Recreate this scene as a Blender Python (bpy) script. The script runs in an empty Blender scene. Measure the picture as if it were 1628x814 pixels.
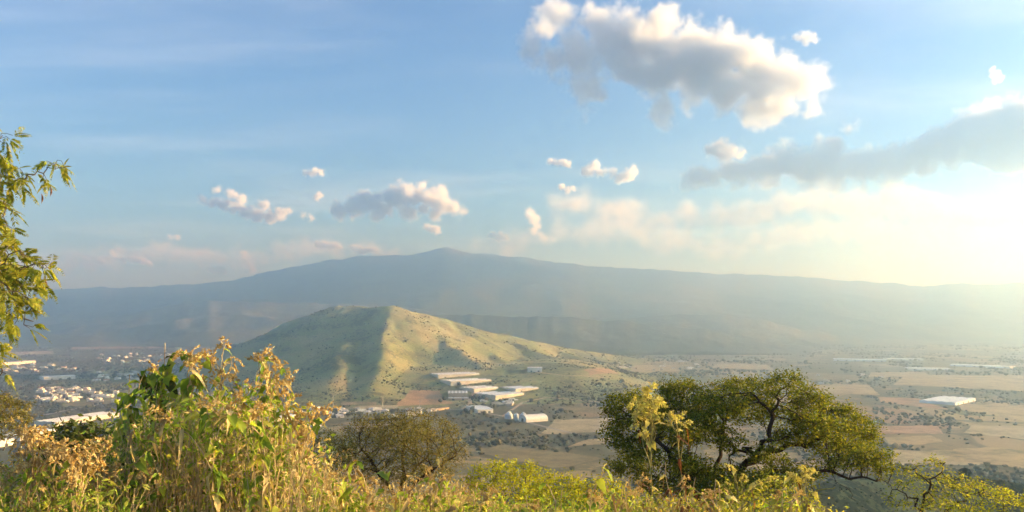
import bpy, math, random
import numpy as np
from mathutils import Vector, Matrix

SC = bpy.context.scene
COL = SC.collection
R = math.radians
rnd = random.Random(7)
RNG = np.random.default_rng(11)

# ------------------------------------------------------------------ camera
CAM_Z = 200.0            # eye height above the valley floor
F = 1278.0               # focal length in photograph pixels (1628 wide)
HZ = 500.0               # row of the horizon
PITCH = math.atan((HZ - 407.0) / F)
cam_d = bpy.data.cameras.new('camera')
cam = bpy.data.objects.new('camera', cam_d)
COL.objects.link(cam)
cam.location = (0, 0, CAM_Z)
cam.rotation_euler = (math.pi / 2 + PITCH, 0, 0)
cam_d.sensor_width = 36.0
cam_d.lens = 36.0 * F / 1628.0
cam_d.clip_start = 0.1
cam_d.clip_end = 120000.0
SC.camera = cam

# ------------------------------------------------------------------ light
SUN_AZ = 82.0            # degrees to the right of the viewing direction
SUN_EL = 11.5
world = bpy.data.worlds.new('World')
SC.world = world
world.use_nodes = True
wn = world.node_tree
wn.nodes.clear()
w_out = wn.nodes.new('ShaderNodeOutputWorld')
w_bg = wn.nodes.new('ShaderNodeBackground')
w_sky = wn.nodes.new('ShaderNodeTexSky')
w_sky.sky_type = 'NISHITA'
w_sky.sun_disc = False
w_sky.sun_elevation = R(SUN_EL)
w_sky.sun_rotation = R(SUN_AZ)
w_sky.altitude = 400
w_sky.air_density = 1.25
w_sky.dust_density = 0.4
w_sky.ozone_density = 6.0
w_bg.inputs['Strength'].default_value = 0.075
wn.links.new(w_bg.outputs[0], w_out.inputs[0])


def thin_cirrus():
    """high, thin streaks of ice cloud over the whole sky: a flat layer overhead"""
    nt = wn
    N = nt.nodes.new
    L = nt.links.new
    tc = N('ShaderNodeTexCoord')
    sep = N('ShaderNodeSeparateXYZ')
    L(tc.outputs['Generated'], sep.inputs[0])
    zc = N('ShaderNodeMath'); zc.operation = 'MAXIMUM'; zc.inputs[1].default_value = 0.03
    L(sep.outputs['Z'], zc.inputs[0])
    za = N('ShaderNodeMath'); za.operation = 'ADD'; za.inputs[1].default_value = 0.06
    L(zc.outputs[0], za.inputs[0])
    dx = N('ShaderNodeMath'); dx.operation = 'DIVIDE'
    L(sep.outputs['X'], dx.inputs[0]); L(za.outputs[0], dx.inputs[1])
    dy = N('ShaderNodeMath'); dy.operation = 'DIVIDE'
    L(sep.outputs['Y'], dy.inputs[0]); L(za.outputs[0], dy.inputs[1])
    cb = N('ShaderNodeCombineXYZ')
    L(dx.outputs[0], cb.inputs[0]); L(dy.outputs[0], cb.inputs[1])
    mp = N('ShaderNodeMapping')
    mp.inputs['Scale'].default_value = (0.55, 1.15, 1)
    mp.inputs['Rotation'].default_value = (0, 0, R(16))
    mp.inputs['Location'].default_value = (3.1, 7.7, 0)
    L(cb.outputs[0], mp.inputs[0])
    n1 = N('ShaderNodeTexNoise')
    n1.inputs['Scale'].default_value = 0.9
    n1.inputs['Detail'].default_value = 9
    n1.inputs['Roughness'].default_value = 0.58
    n1.inputs['Distortion'].default_value = 0.35
    L(mp.outputs[0], n1.inputs['Vector'])
    rp = N('ShaderNodeMapRange')
    rp.interpolation_type = 'SMOOTHSTEP'
    rp.inputs['From Min'].default_value = 0.42
    rp.inputs['From Max'].default_value = 0.80
    rp.inputs['To Max'].default_value = 0.75
    rp.inputs['To Min'].default_value = 0.12
    L(n1.outputs[0], rp.inputs['Value'])
    mx = N('ShaderNodeMix')
    mx.data_type = 'RGBA'
    mx.blend_type = 'MIX'
    L(rp.outputs[0], mx.inputs[0])
    L(w_sky.outputs[0], mx.inputs[6])
    # ice crystals scatter the light of the sky round them, less blue
    hs = N('ShaderNodeHueSaturation')
    hs.inputs['Saturation'].default_value = 0.45
    hs.inputs['Value'].default_value = 1.5
    L(w_sky.outputs[0], hs.inputs['Color'])
    L(hs.outputs[0], mx.inputs[7])
    L(mx.outputs[2], w_bg.inputs['Color'])


thin_cirrus()

sun_d = bpy.data.lights.new('sun', 'SUN')
sun = bpy.data.objects.new('sun', sun_d)
COL.objects.link(sun)
sun_d.energy = 5.0
sun_d.angle = R(0.53)
sun_d.color = (1.0, 0.75, 0.37)
SDIR = Vector((math.sin(R(SUN_AZ)) * math.cos(R(SUN_EL)), math.cos(R(SUN_AZ)) * math.cos(R(SUN_EL)), math.sin(R(SUN_EL))))
sun.rotation_euler = SDIR.to_track_quat('Z', 'Y').to_euler()

SC.view_settings.view_transform = 'Standard'
SC.view_settings.look = 'None'
SC.view_settings.exposure = 1.7
SC.view_settings.gamma = 1.0
SC.view_settings.use_curve_mapping = False
SC.render.engine = 'CYCLES'
cy = SC.cycles
cy.use_denoising = True
cy.denoiser = 'OPENIMAGEDENOISE'
cy.max_bounces = 10
cy.diffuse_bounces = 2
cy.glossy_bounces = 1
cy.transmission_bounces = 2
cy.volume_bounces = 4
cy.transparent_max_bounces = 6
cy.caustics_reflective = False
cy.caustics_refractive = False
cy.volume_step_rate = 1.4
cy.volume_max_steps = 256
cy.use_adaptive_sampling = True
cy.adaptive_threshold = 0.02

HAZE_DENSITY = 2.8e-4

# ------------------------------------------------------------------ helpers
CP, SP = math.cos(PITCH), math.sin(PITCH)


def ray(px, py):
    """direction through a photograph pixel"""
    u = (px - 814.0) / F
    v = (407.0 - py) / F
    return Vector((u, CP - v * SP, SP + v * CP))


def P(px, py, Y):
    """point at depth Y along the line of sight of a pixel"""
    d = ray(px, py)
    return Vector((0, 0, CAM_Z)) + d * (Y / d.y)


def PZ(px, py, z=0.0):
    """point on the level z along the line of sight of a pixel"""
    d = ray(px, py)
    return Vector((0, 0, CAM_Z)) + d * ((z - CAM_Z) / d.z)


def tag(o, label=None, cat=None, group=None, kind=None):
    if label: o['label'] = label
    if cat: o['category'] = cat
    if group: o['group'] = group
    if kind: o['kind'] = kind
    return o


def link(o, parent=None):
    COL.objects.link(o)
    if parent is not None:
        o.parent = parent
    return o


def empty(name, loc=(0, 0, 0), rz=0.0):
    o = bpy.data.objects.new(name, None)
    o.location = loc
    o.rotation_euler = (0, 0, rz)
    o.empty_display_size = 0.2
    return link(o)


def mesh_np(name, verts, faces, mat=None, smooth=False):
    """faces: (n,3) or (n,4) int array, or a list of such arrays"""
    if not isinstance(faces, list):
        faces = [faces]
    faces = [np.asarray(f, dtype=np.int32) for f in faces if len(f)]
    me = bpy.data.meshes.new(name)
    v = np.asarray(verts, dtype=np.float32).reshape(-1, 3)
    me.vertices.add(len(v))
    me.vertices.foreach_set('co', v.ravel())
    nl = sum(f.size for f in faces)
    npoly = sum(len(f) for f in faces)
    me.loops.add(nl)
    me.polygons.add(npoly)
    me.loops.foreach_set('vertex_index', np.concatenate([f.ravel() for f in faces]))
    tot = np.concatenate([np.full(len(f), f.shape[1], dtype=np.int32) for f in faces])
    start = np.concatenate([[0], np.cumsum(tot)[:-1]]).astype(np.int32)
    me.polygons.foreach_set('loop_start', start)
    me.polygons.foreach_set('use_smooth', np.full(npoly, smooth, dtype=bool))
    me.update(calc_edges=True)
    if mat:
        me.materials.append(mat)
    return me


def obj(name, me, parent=None, loc=None, rz=None):
    o = bpy.data.objects.new(name, me)
    if loc is not None: o.location = loc
    if rz is not None: o.rotation_euler = (0, 0, rz)
    return link(o, parent)


# ---- value noise, vectorised
def _hash(ix, iy, seed):
    h = (ix.astype(np.int64) * 374761393 + iy.astype(np.int64) * 668265263 + seed * 974711) & 0xFFFFFFFF
    h = ((h ^ (h >> 13)) * 1274126177) & 0xFFFFFFFF
    h = (h ^ (h >> 16)) & 0xFFFFFFFF
    return h.astype(np.float64) / 4294967295.0


def vnoise(x, y, seed=0):
    x = np.asarray(x, dtype=np.float64); y = np.asarray(y, dtype=np.float64)
    ix = np.floor(x); iy = np.floor(y)
    fx = x - ix; fy = y - iy
    fx = fx * fx * fx * (fx * (fx * 6 - 15) + 10); fy = fy * fy * fy * (fy * (fy * 6 - 15) + 10)
    a = _hash(ix, iy, seed); b = _hash(ix + 1, iy, seed)
    c = _hash(ix, iy + 1, seed); d = _hash(ix + 1, iy + 1, seed)
    return (a * (1 - fx) + b * fx) * (1 - fy) + (c * (1 - fx) + d * fx) * fy


def fbm(x, y, oct=4, seed=0, gain=0.5):
    s = 0.0; a = 1.0; t = 0.0
    for k in range(oct):
        s = s + a * vnoise(x * 2 ** k + 17.3 * k, y * 2 ** k - 9.1 * k, seed + k); t += a; a *= gain
    return s / t


def ridged(x, y, oct=4, seed=0, gain=0.5):
    s = 0.0; a = 1.0; t = 0.0
    for k in range(oct):
        n = 1.0 - np.abs(vnoise(x * 2 ** k + 7.3 * k, y * 2 ** k - 3.7 * k, seed + k) * 2 - 1)
        s = s + a * n; t += a; a *= gain
    return s / t


def smoothstep(a, b, x):
    t = np.clip((x - a) / (b - a), 0, 1)
    return t * t * (3 - 2 * t)


# ---- materials
def new_mat(name):
    m = bpy.data.materials.new(name)
    m.use_nodes = True
    nt = m.node_tree
    nt.nodes.clear()
    out = nt.nodes.new('ShaderNodeOutputMaterial')
    return m, nt, out


def ramp(nt, stops, fac):
    r = nt.nodes.new('ShaderNodeValToRGB')
    el = r.color_ramp.elements
    while len(el) > 1:
        el.remove(el[-1])
    el[0].position = stops[0][0]; el[0].color = (*stops[0][1], 1)
    for p, c in stops[1:]:
        e = el.new(p); e.color = (*c, 1)
    nt.links.new(fac, r.inputs[0])
    return r.outputs[0]


def noise(nt, vec, scale, detail=4, rough=0.55, dist=0.0):
    n = nt.nodes.new('ShaderNodeTexNoise')
    n.inputs['Scale'].default_value = scale
    n.inputs['Detail'].default_value = detail
    n.inputs['Roughness'].default_value = rough
    n.inputs['Distortion'].default_value = dist
    if vec is not None:
        nt.links.new(vec, n.inputs['Vector'])
    return n.outputs[0]


def mixc(nt, fac, a, b, blend='MIX'):
    m = nt.nodes.new('ShaderNodeMix')
    m.data_type = 'RGBA'; m.blend_type = blend
    for sock, v in ((0, fac), (6, a), (7, b)):
        if isinstance(v, (int, float)):
            m.inputs[sock].default_value = v
        elif isinstance(v, tuple):
            m.inputs[sock].default_value = (*v, 1)
        else:
            nt.links.new(v, m.inputs[sock])
    return m.outputs[2]


def mathn(nt, op, a, b=None, c=None):
    m = nt.nodes.new('ShaderNodeMath'); m.operation = op
    for i, v in enumerate((a, b, c)):
        if v is None: continue
        if isinstance(v, (int, float)): m.inputs[i].default_value = v
        else: nt.links.new(v, m.inputs[i])
    return m.outputs[0]


def maprange(nt, v, a, b, c=0.0, d=1.0):
    m = nt.nodes.new('ShaderNodeMapRange')
    m.interpolation_type = 'SMOOTHSTEP'
    nt.links.new(v, m.inputs['Value'])
    for k, x in zip(('From Min', 'From Max', 'To Min', 'To Max'), (a, b, c, d)):
        m.inputs[k].default_value = x
    return m.outputs[0]


def position(nt):
    return nt.nodes.new('ShaderNodeNewGeometry').outputs['Position']


def scaled(nt, vec, s, rot=0.0, loc=(0, 0, 0)):
    m = nt.nodes.new('ShaderNodeMapping')
    m.inputs['Scale'].default_value = s
    m.inputs['Rotation'].default_value = (0, 0, rot)
    m.inputs['Location'].default_value = loc
    nt.links.new(vec, m.inputs[0])
    return m.outputs[0]


def diffuse_out(nt, out, color, rough=0.9, spec=0.15, normal=None):
    b = nt.nodes.new('ShaderNodeBsdfPrincipled')
    if isinstance(color, tuple): b.inputs['Base Color'].default_value = (*color, 1)
    else: nt.links.new(color, b.inputs['Base Color'])
    b.inputs['Roughness'].default_value = rough
    b.inputs['Specular IOR Level'].default_value = spec
    if normal is not None: nt.links.new(normal, b.inputs['Normal'])
    nt.links.new(b.outputs[0], out.inputs[0])
    return b


def bump(nt, height, strength, dist):
    b = nt.nodes.new('ShaderNodeBump')
    b.inputs['Strength'].default_value = strength
    b.inputs['Distance'].default_value = dist
    nt.links.new(height, b.inputs['Height'])
    return b.outputs[0]


def paint(name, col, rough=0.6, spec=0.3, var=0.12, scale=0.15):
    """a weathered painted or sheet surface"""
    m, nt, out = new_mat(name)
    tc = nt.nodes.new('ShaderNodeTexCoord')
    n = noise(nt, tc.outputs['Object'], scale, 5, 0.65)
    dark = tuple(c * (1 - 2.2 * var) for c in col)
    c = ramp(nt, [(0.3, dark), (0.55, col), (1.0, tuple(min(0.95, c * (1 + var)) for c in col))], n)
    diffuse_out(nt, out, c, rough, spec)
    return m
# ================================================================== terrain
def scrub_mat(name, grass, dry, scrub, amount=0.5, s=1.0, field=None, blot=(0.5, 0.58)):
    """dry hillside: grass and bare soil with dark bushes"""
    m, nt, out = new_mat(name)
    p = position(nt)
    big = noise(nt, p, 0.0035 * s, 5, 0.6, 0.4)
    mid = noise(nt, p, 0.02 * s, 5, 0.65)
    fine = noise(nt, p, 0.11 * s, 4, 0.7)
    base = ramp(nt, [(0.30, dry), (0.5, grass), (0.66, tuple(g * 0.8 for g in grass))], big)
    base = mixc(nt, maprange(nt, mid, 0.42, 0.62, 0, 0.65), base, dry)
    t = mathn(nt, 'ADD', mathn(nt, 'MULTIPLY', mid, 0.55), mathn(nt, 'MULTIPLY', fine, 0.45))
    t = mathn(nt, 'ADD', t, mathn(nt, 'MULTIPLY', mathn(nt, 'SUBTRACT', big, 0.5), 0.55))
    c = mixc(nt, maprange(nt, t, blot[0], blot[1], 0, amount), base, scrub)
    h = mathn(nt, 'ADD', mathn(nt, 'MULTIPLY', mid, 6.0 / s), mathn(nt, 'MULTIPLY', fine, 2.0 / s))
    diffuse_out(nt, out, c, 0.95, 0.05, bump(nt, h, 0.6, 1.0))
    return m


M_HILL = scrub_mat('hill_grass', (0.225, 0.25, 0.08), (0.36, 0.295, 0.13), (0.065, 0.072, 0.028), 0.8, 1.0)
M_NEAR = scrub_mat('slope_grass', (0.20, 0.19, 0.08), (0.26, 0.20, 0.11), (0.045, 0.052, 0.025), 0.75, 3.0)
M_MOUNT = scrub_mat('mountain_forest', (0.085, 0.10, 0.05), (0.17, 0.14, 0.08), (0.035, 0.045, 0.025), 0.8, 0.30)
M_RIDGE = scrub_mat('ridge_scrub', (0.115, 0.12, 0.06), (0.20, 0.17, 0.10), (0.05, 0.055, 0.03), 0.8, 0.45)
M_WOODRIDGE = scrub_mat('wooded_ridge', (0.085, 0.09, 0.042), (0.12, 0.11, 0.06), (0.035, 0.042, 0.022), 0.85, 0.6)


def grid_mesh(name, X, Y, Z, mat, smooth=True):
    ny, nx = X.shape
    v = np.stack([X, Y, Z], -1).reshape(-1, 3)
    i = np.arange(nx * ny).reshape(ny, nx)
    f = np.stack([i[:-1, :-1], i[:-1, 1:], i[1:, 1:], i[1:, :-1]], -1).reshape(-1, 4)
    return mesh_np(name, v, f, mat, smooth)


# ---- the valley floor: one sheet to the horizon, a patchwork of fields
def plain_mat():
    m, nt, out = new_mat('valley_fields')
    p = position(nt)
    warp = nt.nodes.new('ShaderNodeTexNoise')
    warp.inputs['Scale'].default_value = 0.0025
    warp.inputs['Detail'].default_value = 4
    nt.links.new(p, warp.inputs['Vector'])
    add = nt.nodes.new('ShaderNodeMixRGB'); add.blend_type = 'ADD'; add.inputs[0].default_value = 1
    wsc = nt.nodes.new('ShaderNodeVectorMath'); wsc.operation = 'SCALE'; wsc.inputs['Scale'].default_value = 120
    nt.links.new(warp.outputs['Color'], wsc.inputs[0])
    nt.links.new(p, add.inputs[1]); nt.links.new(wsc.outputs[0], add.inputs[2])
    vv = scaled(nt, add.outputs[0], (0.0055, 0.0030, 0), R(14))
    vor = nt.nodes.new('ShaderNodeTexVoronoi')
    vor.distance = 'CHEBYCHEV'
    vor.inputs['Scale'].default_value = 1.0
    vor.inputs['Randomness'].default_value = 0.85
    nt.links.new(vv, vor.inputs['Vector'])
    sep = nt.nodes.new('ShaderNodeSeparateColor')
    nt.links.new(vor.outputs['Color'], sep.inputs[0])
    fields = ramp(nt, [(0.0, (0.30, 0.22, 0.11)), (0.2, (0.36, 0.28, 0.14)), (0.38, (0.22, 0.20, 0.085)),
                       (0.52, (0.13, 0.15, 0.06)), (0.66, (0.33, 0.21, 0.11)), (0.8, (0.19, 0.17, 0.09)), (1.0, (0.40, 0.30, 0.17))], sep.outputs[0])
    fine = noise(nt, p, 0.05, 5, 0.7)
    mid = noise(nt, p, 0.009, 5, 0.62, 0.5)
    big = noise(nt, p, 0.0011, 4, 0.55)
    # bush and hedges between and over the fields
    t = mathn(nt, 'ADD', mathn(nt, 'MULTIPLY', mid, 0.6), mathn(nt, 'MULTIPLY', fine, 0.4))
    t = mathn(nt, 'ADD', t, mathn(nt, 'MULTIPLY', mathn(nt, 'SUBTRACT', big, 0.5), 0.9))
    # the west of the valley is darker: tree cover, partly in place of cloud shadow
    sx = nt.nodes.new('ShaderNodeSeparateXYZ'); nt.links.new(p, sx.inputs[0])
    west = maprange(nt, sx.outputs[0], 600, -900, 0, 0.12)
    t = mathn(nt, 'ADD', t, west)
    bush = ramp(nt, [(0.35, (0.055, 0.062, 0.028)), (0.65, (0.10, 0.105, 0.05))], fine)
    c = mixc(nt, maprange(nt, t, 0.47, 0.56, 0, 0.85), fields, bush)
    # hedge lines
    vor2 = nt.nodes.new('ShaderNodeTexVoronoi')
    vor2.feature = 'DISTANCE_TO_EDGE'
    vor2.inputs['Scale'].default_value = 1.0
    vor2.inputs['Randomness'].default_value = 0.85
    nt.links.new(vv, vor2.inputs['Vector'])
    c = mixc(nt, maprange(nt, vor2.outputs['Distance'], 0.05, 0.015, 0, 0.7), c, (0.07, 0.075, 0.035))
    c = mixc(nt, mathn(nt, 'MULTIPLY', fine, 0.35), c, (0.24, 0.20, 0.12))
    diffuse_out(nt, out, c, 0.95, 0.05)
    return m


M_PLAIN = plain_mat()
gx = np.concatenate([np.linspace(-14500, -3000, 13), np.linspace(-2800, 2800, 57), np.linspace(3000, 15000, 13)])
gy = np.concatenate([np.linspace(-600, 4800, 55), np.linspace(5000, 15500, 22)])
GX, GY = np.meshgrid(gx, gy)


def plain_h(x, y):
    x = np.asarray(x, dtype=float); y = np.asarray(y, dtype=float)
    return 4.0 * (fbm(x / 600.0, y / 600.0, 2, 3) - 0.5)


GZ = plain_h(GX, GY)
tag(obj('ground', grid_mesh('ground', GX, GY, GZ, M_PLAIN)), kind='structure')


# ---- ridges as polylines; the ground falls away from them
def tent(X, Y, line, k, rnd_=1.0):
    best = np.full(X.shape, -1e9)
    for a, b in zip(line[:-1], line[1:]):
        ax, ay, az = a; bx, by, bz = b
        dx, dy = bx - ax, by - ay
        L2 = dx * dx + dy * dy + 1e-9
        t = np.clip(((X - ax) * dx + (Y - ay) * dy) / L2, 0, 1)
        d = np.hypot(X - ax - t * dx, Y - ay - t * dy)
        z = az + t * (bz - az)
        best = np.maximum(best, z - k * (np.sqrt(d * d + rnd_ * rnd_) - rnd_))
    return best


def smax(a, b, s):
    h = np.clip(0.5 + 0.5 * (a - b) / s, 0, 1)
    return b * (1 - h) + a * h + s * h * (1 - h)


P_flat = P


def P(px, py, Y):          # the hill stretches away behind its foot
    return P_flat(px, py, Y if Y < 1900 else 1900 + (Y - 1900) * 1.45)


HILL_LINES = [
    ([P(330, 575, 2500), P(400, 545, 2500), P(450, 522, 2500), P(500, 497, 2500), P(540, 484, 2500), P(590, 486, 2480), P(628, 484, 2450),
      P(660, 493, 2480), P(700, 506, 2550), P(750, 519, 2620), P(800, 531, 2700), P(850, 541, 2800), P(900, 551, 2900), P(960, 562, 3050)], 0.50),
    ([P(624, 493, 2440), P(615, 508, 2360), P(608, 535, 2240), P(604, 565, 2120), P(596, 600, 1980), P(585, 632, 1830)], 0.60),
    ([P(636, 489, 2450), P(660, 499, 2440), P(683, 515, 2400), P(713, 541, 2320), P(745, 566, 2220), P(770, 583, 2130)], 0.66),
    ([P(700, 506, 2550), P(735, 529, 2490), P(775, 554, 2400), P(818, 580, 2270)], 0.55),
    ([P(790, 529, 2690), P(832, 549, 2590), P(868, 564, 2510), P(895, 580, 2430)], 0.5),
    ([P(870, 545, 2840), P(905, 561, 2740), P(945, 576, 2640)], 0.45),
    ([P(570, 490, 2490), P(556, 520, 2350), P(545, 560, 2180), P(535, 600, 2010), P(525, 628, 1880)], 0.42),
    ([P(480, 508, 2500), P(452, 545, 2380), P(430, 585, 2230), P(412, 615, 2100)], 0.36),
]


P = P_flat
HILL_WORLD = [([tuple(p) for p in line], k) for line, k in HILL_LINES]


def hill_h(X, Y):
    wx = 60 * (fbm(X / 180, Y / 180, 3, 5) - 0.5)
    wy = 60 * (fbm(X / 180, Y / 180, 3, 9) - 0.5)
    Z = None
    for j_, (line, k) in enumerate(HILL_WORLD):
        t = tent(X + wx * 0.6, Y + wy * 0.6, line, k, 36.0 if j_ == 0 else 18.0)
        Z = t if Z is None else smax(Z, t, 9.0)
    # a gentle apron
    Z = np.where(Z < 60, 60 * np.exp((np.clip(Z, -400, 60) - 60) / 55.0), Z)
    apron = 58 * smoothstep(1690, 2330, Y) * smoothstep(-620, -330, X) * smoothstep(520, 120, X) * smoothstep(3300, 2800, Y)
    Z = smax(Z, apron, 10.0)
    cut = smoothstep(50, 120, Z)
    Z = Z + cut * (14 * (fbm(X / 90, Y / 90, 4, 21) - 0.5) + 10 * (ridged(X / 60, Y / 130, 3, 31) - 0.6))
    Z = Z + (1 + 3 * cut) * (fbm(X / 25, Y / 25, 3, 41) - 0.5)
    return Z - 5.0


hx = np.arange(-1700, 1100, 9.0); hy = np.arange(1450, 4300, 9.0)
HX, HY = np.meshgrid(hx, hy)
HZG = hill_h(HX, HY)
edge = np.minimum(np.minimum(HX - hx[0], hx[-1] - HX), np.minimum(HY - hy[0], hy[-1] - HY))
HZG = HZG - 20 * (1 - smoothstep(0, 250, edge))
tag(obj('hill', grid_mesh('hill', HX, HY, HZG, M_HILL)), kind='structure')


def hill_at(x, y):
    """height of the hill's mesh, read from its grid"""
    fx = np.clip((x - hx[0]) / 9.0, 0, len(hx) - 1.001); fy = np.clip((y - hy[0]) / 9.0, 0, len(hy) - 1.001)
    ix = fx.astype(int); iy = fy.astype(int); fx = fx - ix; fy = fy - iy
    z = (HZG[iy, ix] * (1 - fx) + HZG[iy, ix + 1] * fx) * (1 - fy) + (HZG[iy + 1, ix] * (1 - fx) + HZG[iy + 1, ix + 1] * fx) * fy
    return np.where((x > hx[0]) & (x < hx[-1]) & (y > hy[0]) & (y < hy[-1]), z, -50.0)


def ground_h(x, y):
    x = np.asarray(x, dtype=float); y = np.asarray(y, dtype=float)
    return np.maximum(plain_h(x, y), hill_at(x, y))


def on_ground(px, py, above=0.0):
    """where the line of sight of a pixel meets the valley floor or the hill (or a level above it)"""
    d = ray(px, py)
    t = np.concatenate([np.arange(850.0, 3200.0, 3.0), np.arange(3200.0, 9000.0, 8.0)])
    X = d.x / d.y * t; Z = CAM_Z + d.z / d.y * t
    g = ground_h(X, t)
    hit = np.where(Z <= g + above)[0]
    i = int(hit[0]) if len(hit) else len(t) - 1
    return Vector((float(X[i]), float(t[i]), float(g[i])))


# ---- the far mountain, its foothill ridges
def sky_line(pts, lo=-700, hi=2400, n=420):
    pts = sorted(pts)
    xs = np.array([p[0] for p in pts]); ys = np.array([p[1] for p in pts])
    px = np.linspace(lo, hi, n)
    return px, np.interp(px, xs, ys)


def range_mesh(name, pts, Y0, Y1, Y2, mat, amp, gully, seed, lo=-700, hi=2400, n=420, m=80, power=1.15, rough=1.0):
    px, py = sky_line(pts, lo, hi, n)
    py = py + (fbm(px / 26.0, px * 0, 5, seed + 50, 0.6) - 0.5) * 6.5 * rough
    crest = np.array([P(a, b, Y1).z for a, b in zip(px, py)])
    ys = np.concatenate([np.linspace(Y0, Y1, m), np.linspace(Y1, Y2, 14)[1:]])
    PX, YY = np.meshgrid(px, ys)
    X = YY * (PX - 814.0) / F
    C = np.broadcast_to(crest, X.shape)
    t = np.clip((YY - Y0) / (Y1 - Y0), 0, 1)
    back = np.clip((YY - Y1) / (Y2 - Y1), 0, 1)
    prof = t ** power
    Z = C * prof
    env = 3.6 * t * (1 - t) ** 1.6
    Z = Z + env * (amp * (fbm(X / gully / 2.2, YY / gully / 2.2, 4, seed) - 0.55) + amp * 0.9 * (ridged(X / gully, YY / gully / 1.25, 4, seed + 9) - 0.72))
    Z = np.where(YY > Y1, C * (1 - 0.6 * back ** 1.2) - 4, Z)
    Z = Z - 12 * (1 - smoothstep(0, 0.05, t))
    return tag(obj(name, grid_mesh(name, X, YY, Z, mat)), kind='structure')


range_mesh('mountain', [(-700, 470), (-300, 475), (0, 466), (60, 463), (120, 460), (160, 456.5), (200, 457), (250, 455), (330, 450), (370, 445), (400, 438),
                        (430, 432), (460, 426), (520, 415), (560, 409), (590, 406.5), (620, 406), (650, 404.5), (680, 400), (700, 394), (712, 393), (725, 397), (745, 402),
                        (775, 404), (800, 406), (850, 410), (885, 419), (920, 421), (960, 424.5), (1000, 426), (1040, 427), (1075, 432), (1110, 434),
                        (1180, 437), (1240, 440), (1300, 443), (1360, 446), (1420, 450), (1445, 454), (1470, 455), (1500, 452), (1540, 451), (1628, 451),
                        (1900, 455), (2400, 450)], 5700, 8600, 10800, M_MOUNT, 260, 800, 4)
range_mesh('ridge', [(-700, 545), (-100, 538), (40, 524), (110, 512), (180, 503), (240, 493), (280, 484), (320, 478.5), (360, 479), (420, 481), (500, 482), (560, 484),
                     (640, 488), (720, 500), (800, 520), (900, 548), (2400, 560)], 5000, 6200, 7200, M_RIDGE, 150, 420, 14, hi=1000, n=300, m=60, power=0.9)
range_mesh('ridge', [(500, 560), (600, 515), (680, 501), (740, 500), (800, 502), (860, 503), (920, 506), (1000, 512), (1060, 517), (1120, 524), (1180, 535), (1240, 546),
                     (1300, 556), (1400, 566)], 4000, 4700, 5600, M_WOODRIDGE, 34, 240, 24, lo=480, hi=1420, n=240, m=50, power=0.8)
range_mesh('ridge', [(900, 520), (1000, 505), (1080, 500), (1150, 501), (1200, 507), (1260, 520), (1330, 533), (1450, 540), (1628, 545), (1900, 550)],
           4900, 5700, 6600, M_RIDGE, 60, 420, 34, lo=850, hi=1900, n=200, m=40, power=0.9)


# ---- the slope the photograph is taken from
SPUR = [P(1180, 812, 330), P(1300, 778, 380), P(1420, 753, 430), P(1520, 753, 455), P(1640, 764, 440), P(1850, 745, 435), Vector((480, 450, 172)), Vector((600, 470, 228)), Vector((720, 490, 264)), Vector((900, 520, 275))]  # the Vector points are unseen high ground, added to shade the spur


def near_h(x, y):
    x = np.asarray(x, dtype=float); y = np.asarray(y, dtype=float)
    r = np.hypot(x, y)
    z = CAM_Z - 1.62 - 0.30 * np.maximum(y - 2.5, -3) - 0.02 * np.maximum(-x, 0) + 0.02 * np.clip(x, 0, 60)
    z = z + 0.30 * (fbm(x / 6, y / 6, 3, 61) - 0.5) * np.clip(r / 6, 0, 1) * 2 + 10 * (fbm(x / 90, y / 90, 3, 62) - 0.5) * smoothstep(40, 200, r)
    sp = tent(x + 20 * (fbm(x / 70, y / 70, 3, 65) - .5), y, [tuple(p) for p in SPUR], 0.72, 6.0)
    z = smax(z, sp + 6 * (fbm(x / 40, y / 40, 3, 63) - 0.5) * smoothstep(0, 20, tent(x, y, [tuple(p) for p in SPUR], 1.0) * 0 + 30), 6.0)
    return z


def polar(rs, a0, a1, na):
    A, RR = np.meshgrid(np.linspace(R(a0), R(a1), na), rs)
    return RR * np.sin(A), RR * np.cos(A)


NX, NY = polar(np.concatenate([np.linspace(0.02, 30, 60), np.geomspace(31, 1100, 110)]), -180, 180, 361)
tag(obj('hillside', grid_mesh('hillside', NX, NY, near_h(NX, NY), M_NEAR)), kind='structure')

# ---- haze that fills the valley
def haze():
    m, nt, out = new_mat('haze_air')
    v = nt.nodes.new('ShaderNodeVolumePrincipled')
    v.inputs['Color'].default_value = (0.44, 0.67, 1.0, 1)
    v.inputs['Absorption Color'].default_value = (1, 1, 1, 1)
    v.inputs['Density'].default_value = HAZE_DENSITY
    v.inputs['Anisotropy'].default_value = 0.86
    nt.links.new(v.outputs[0], out.inputs['Volume'])
    x0, x1, y0, y1, z0, z1 = -26000, 26000, -1800, 15800, -200, 975
    vs = [(x, y, z) for z in (z0, z1) for y in (y0, y1) for x in (x0, x1)]
    fs = [(0, 2, 3, 1), (4, 5, 7, 6), (0, 1, 5, 4), (2, 6, 7, 3), (0, 4, 6, 2), (1, 3, 7, 5)]
    o = obj('haze', mesh_np('haze', vs, np.array(fs), m))
    tag(o, 'pale haze filling the valley', 'haze', kind='stuff')


haze()
# ================================================================== clouds
def cloud_mat(name, dens):
    m, nt, out = new_mat(name)
    v = nt.nodes.new('ShaderNodeVolumePrincipled')
    v.inputs['Color'].default_value = (0.995, 0.995, 0.995, 1)
    v.inputs['Density'].default_value = dens
    v.inputs['Anisotropy'].default_value = 0.2
    v.inputs['Density Attribute'].default_value = 'density'
    nt.links.new(v.outputs[0], out.inputs['Volume'])
    return m


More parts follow.
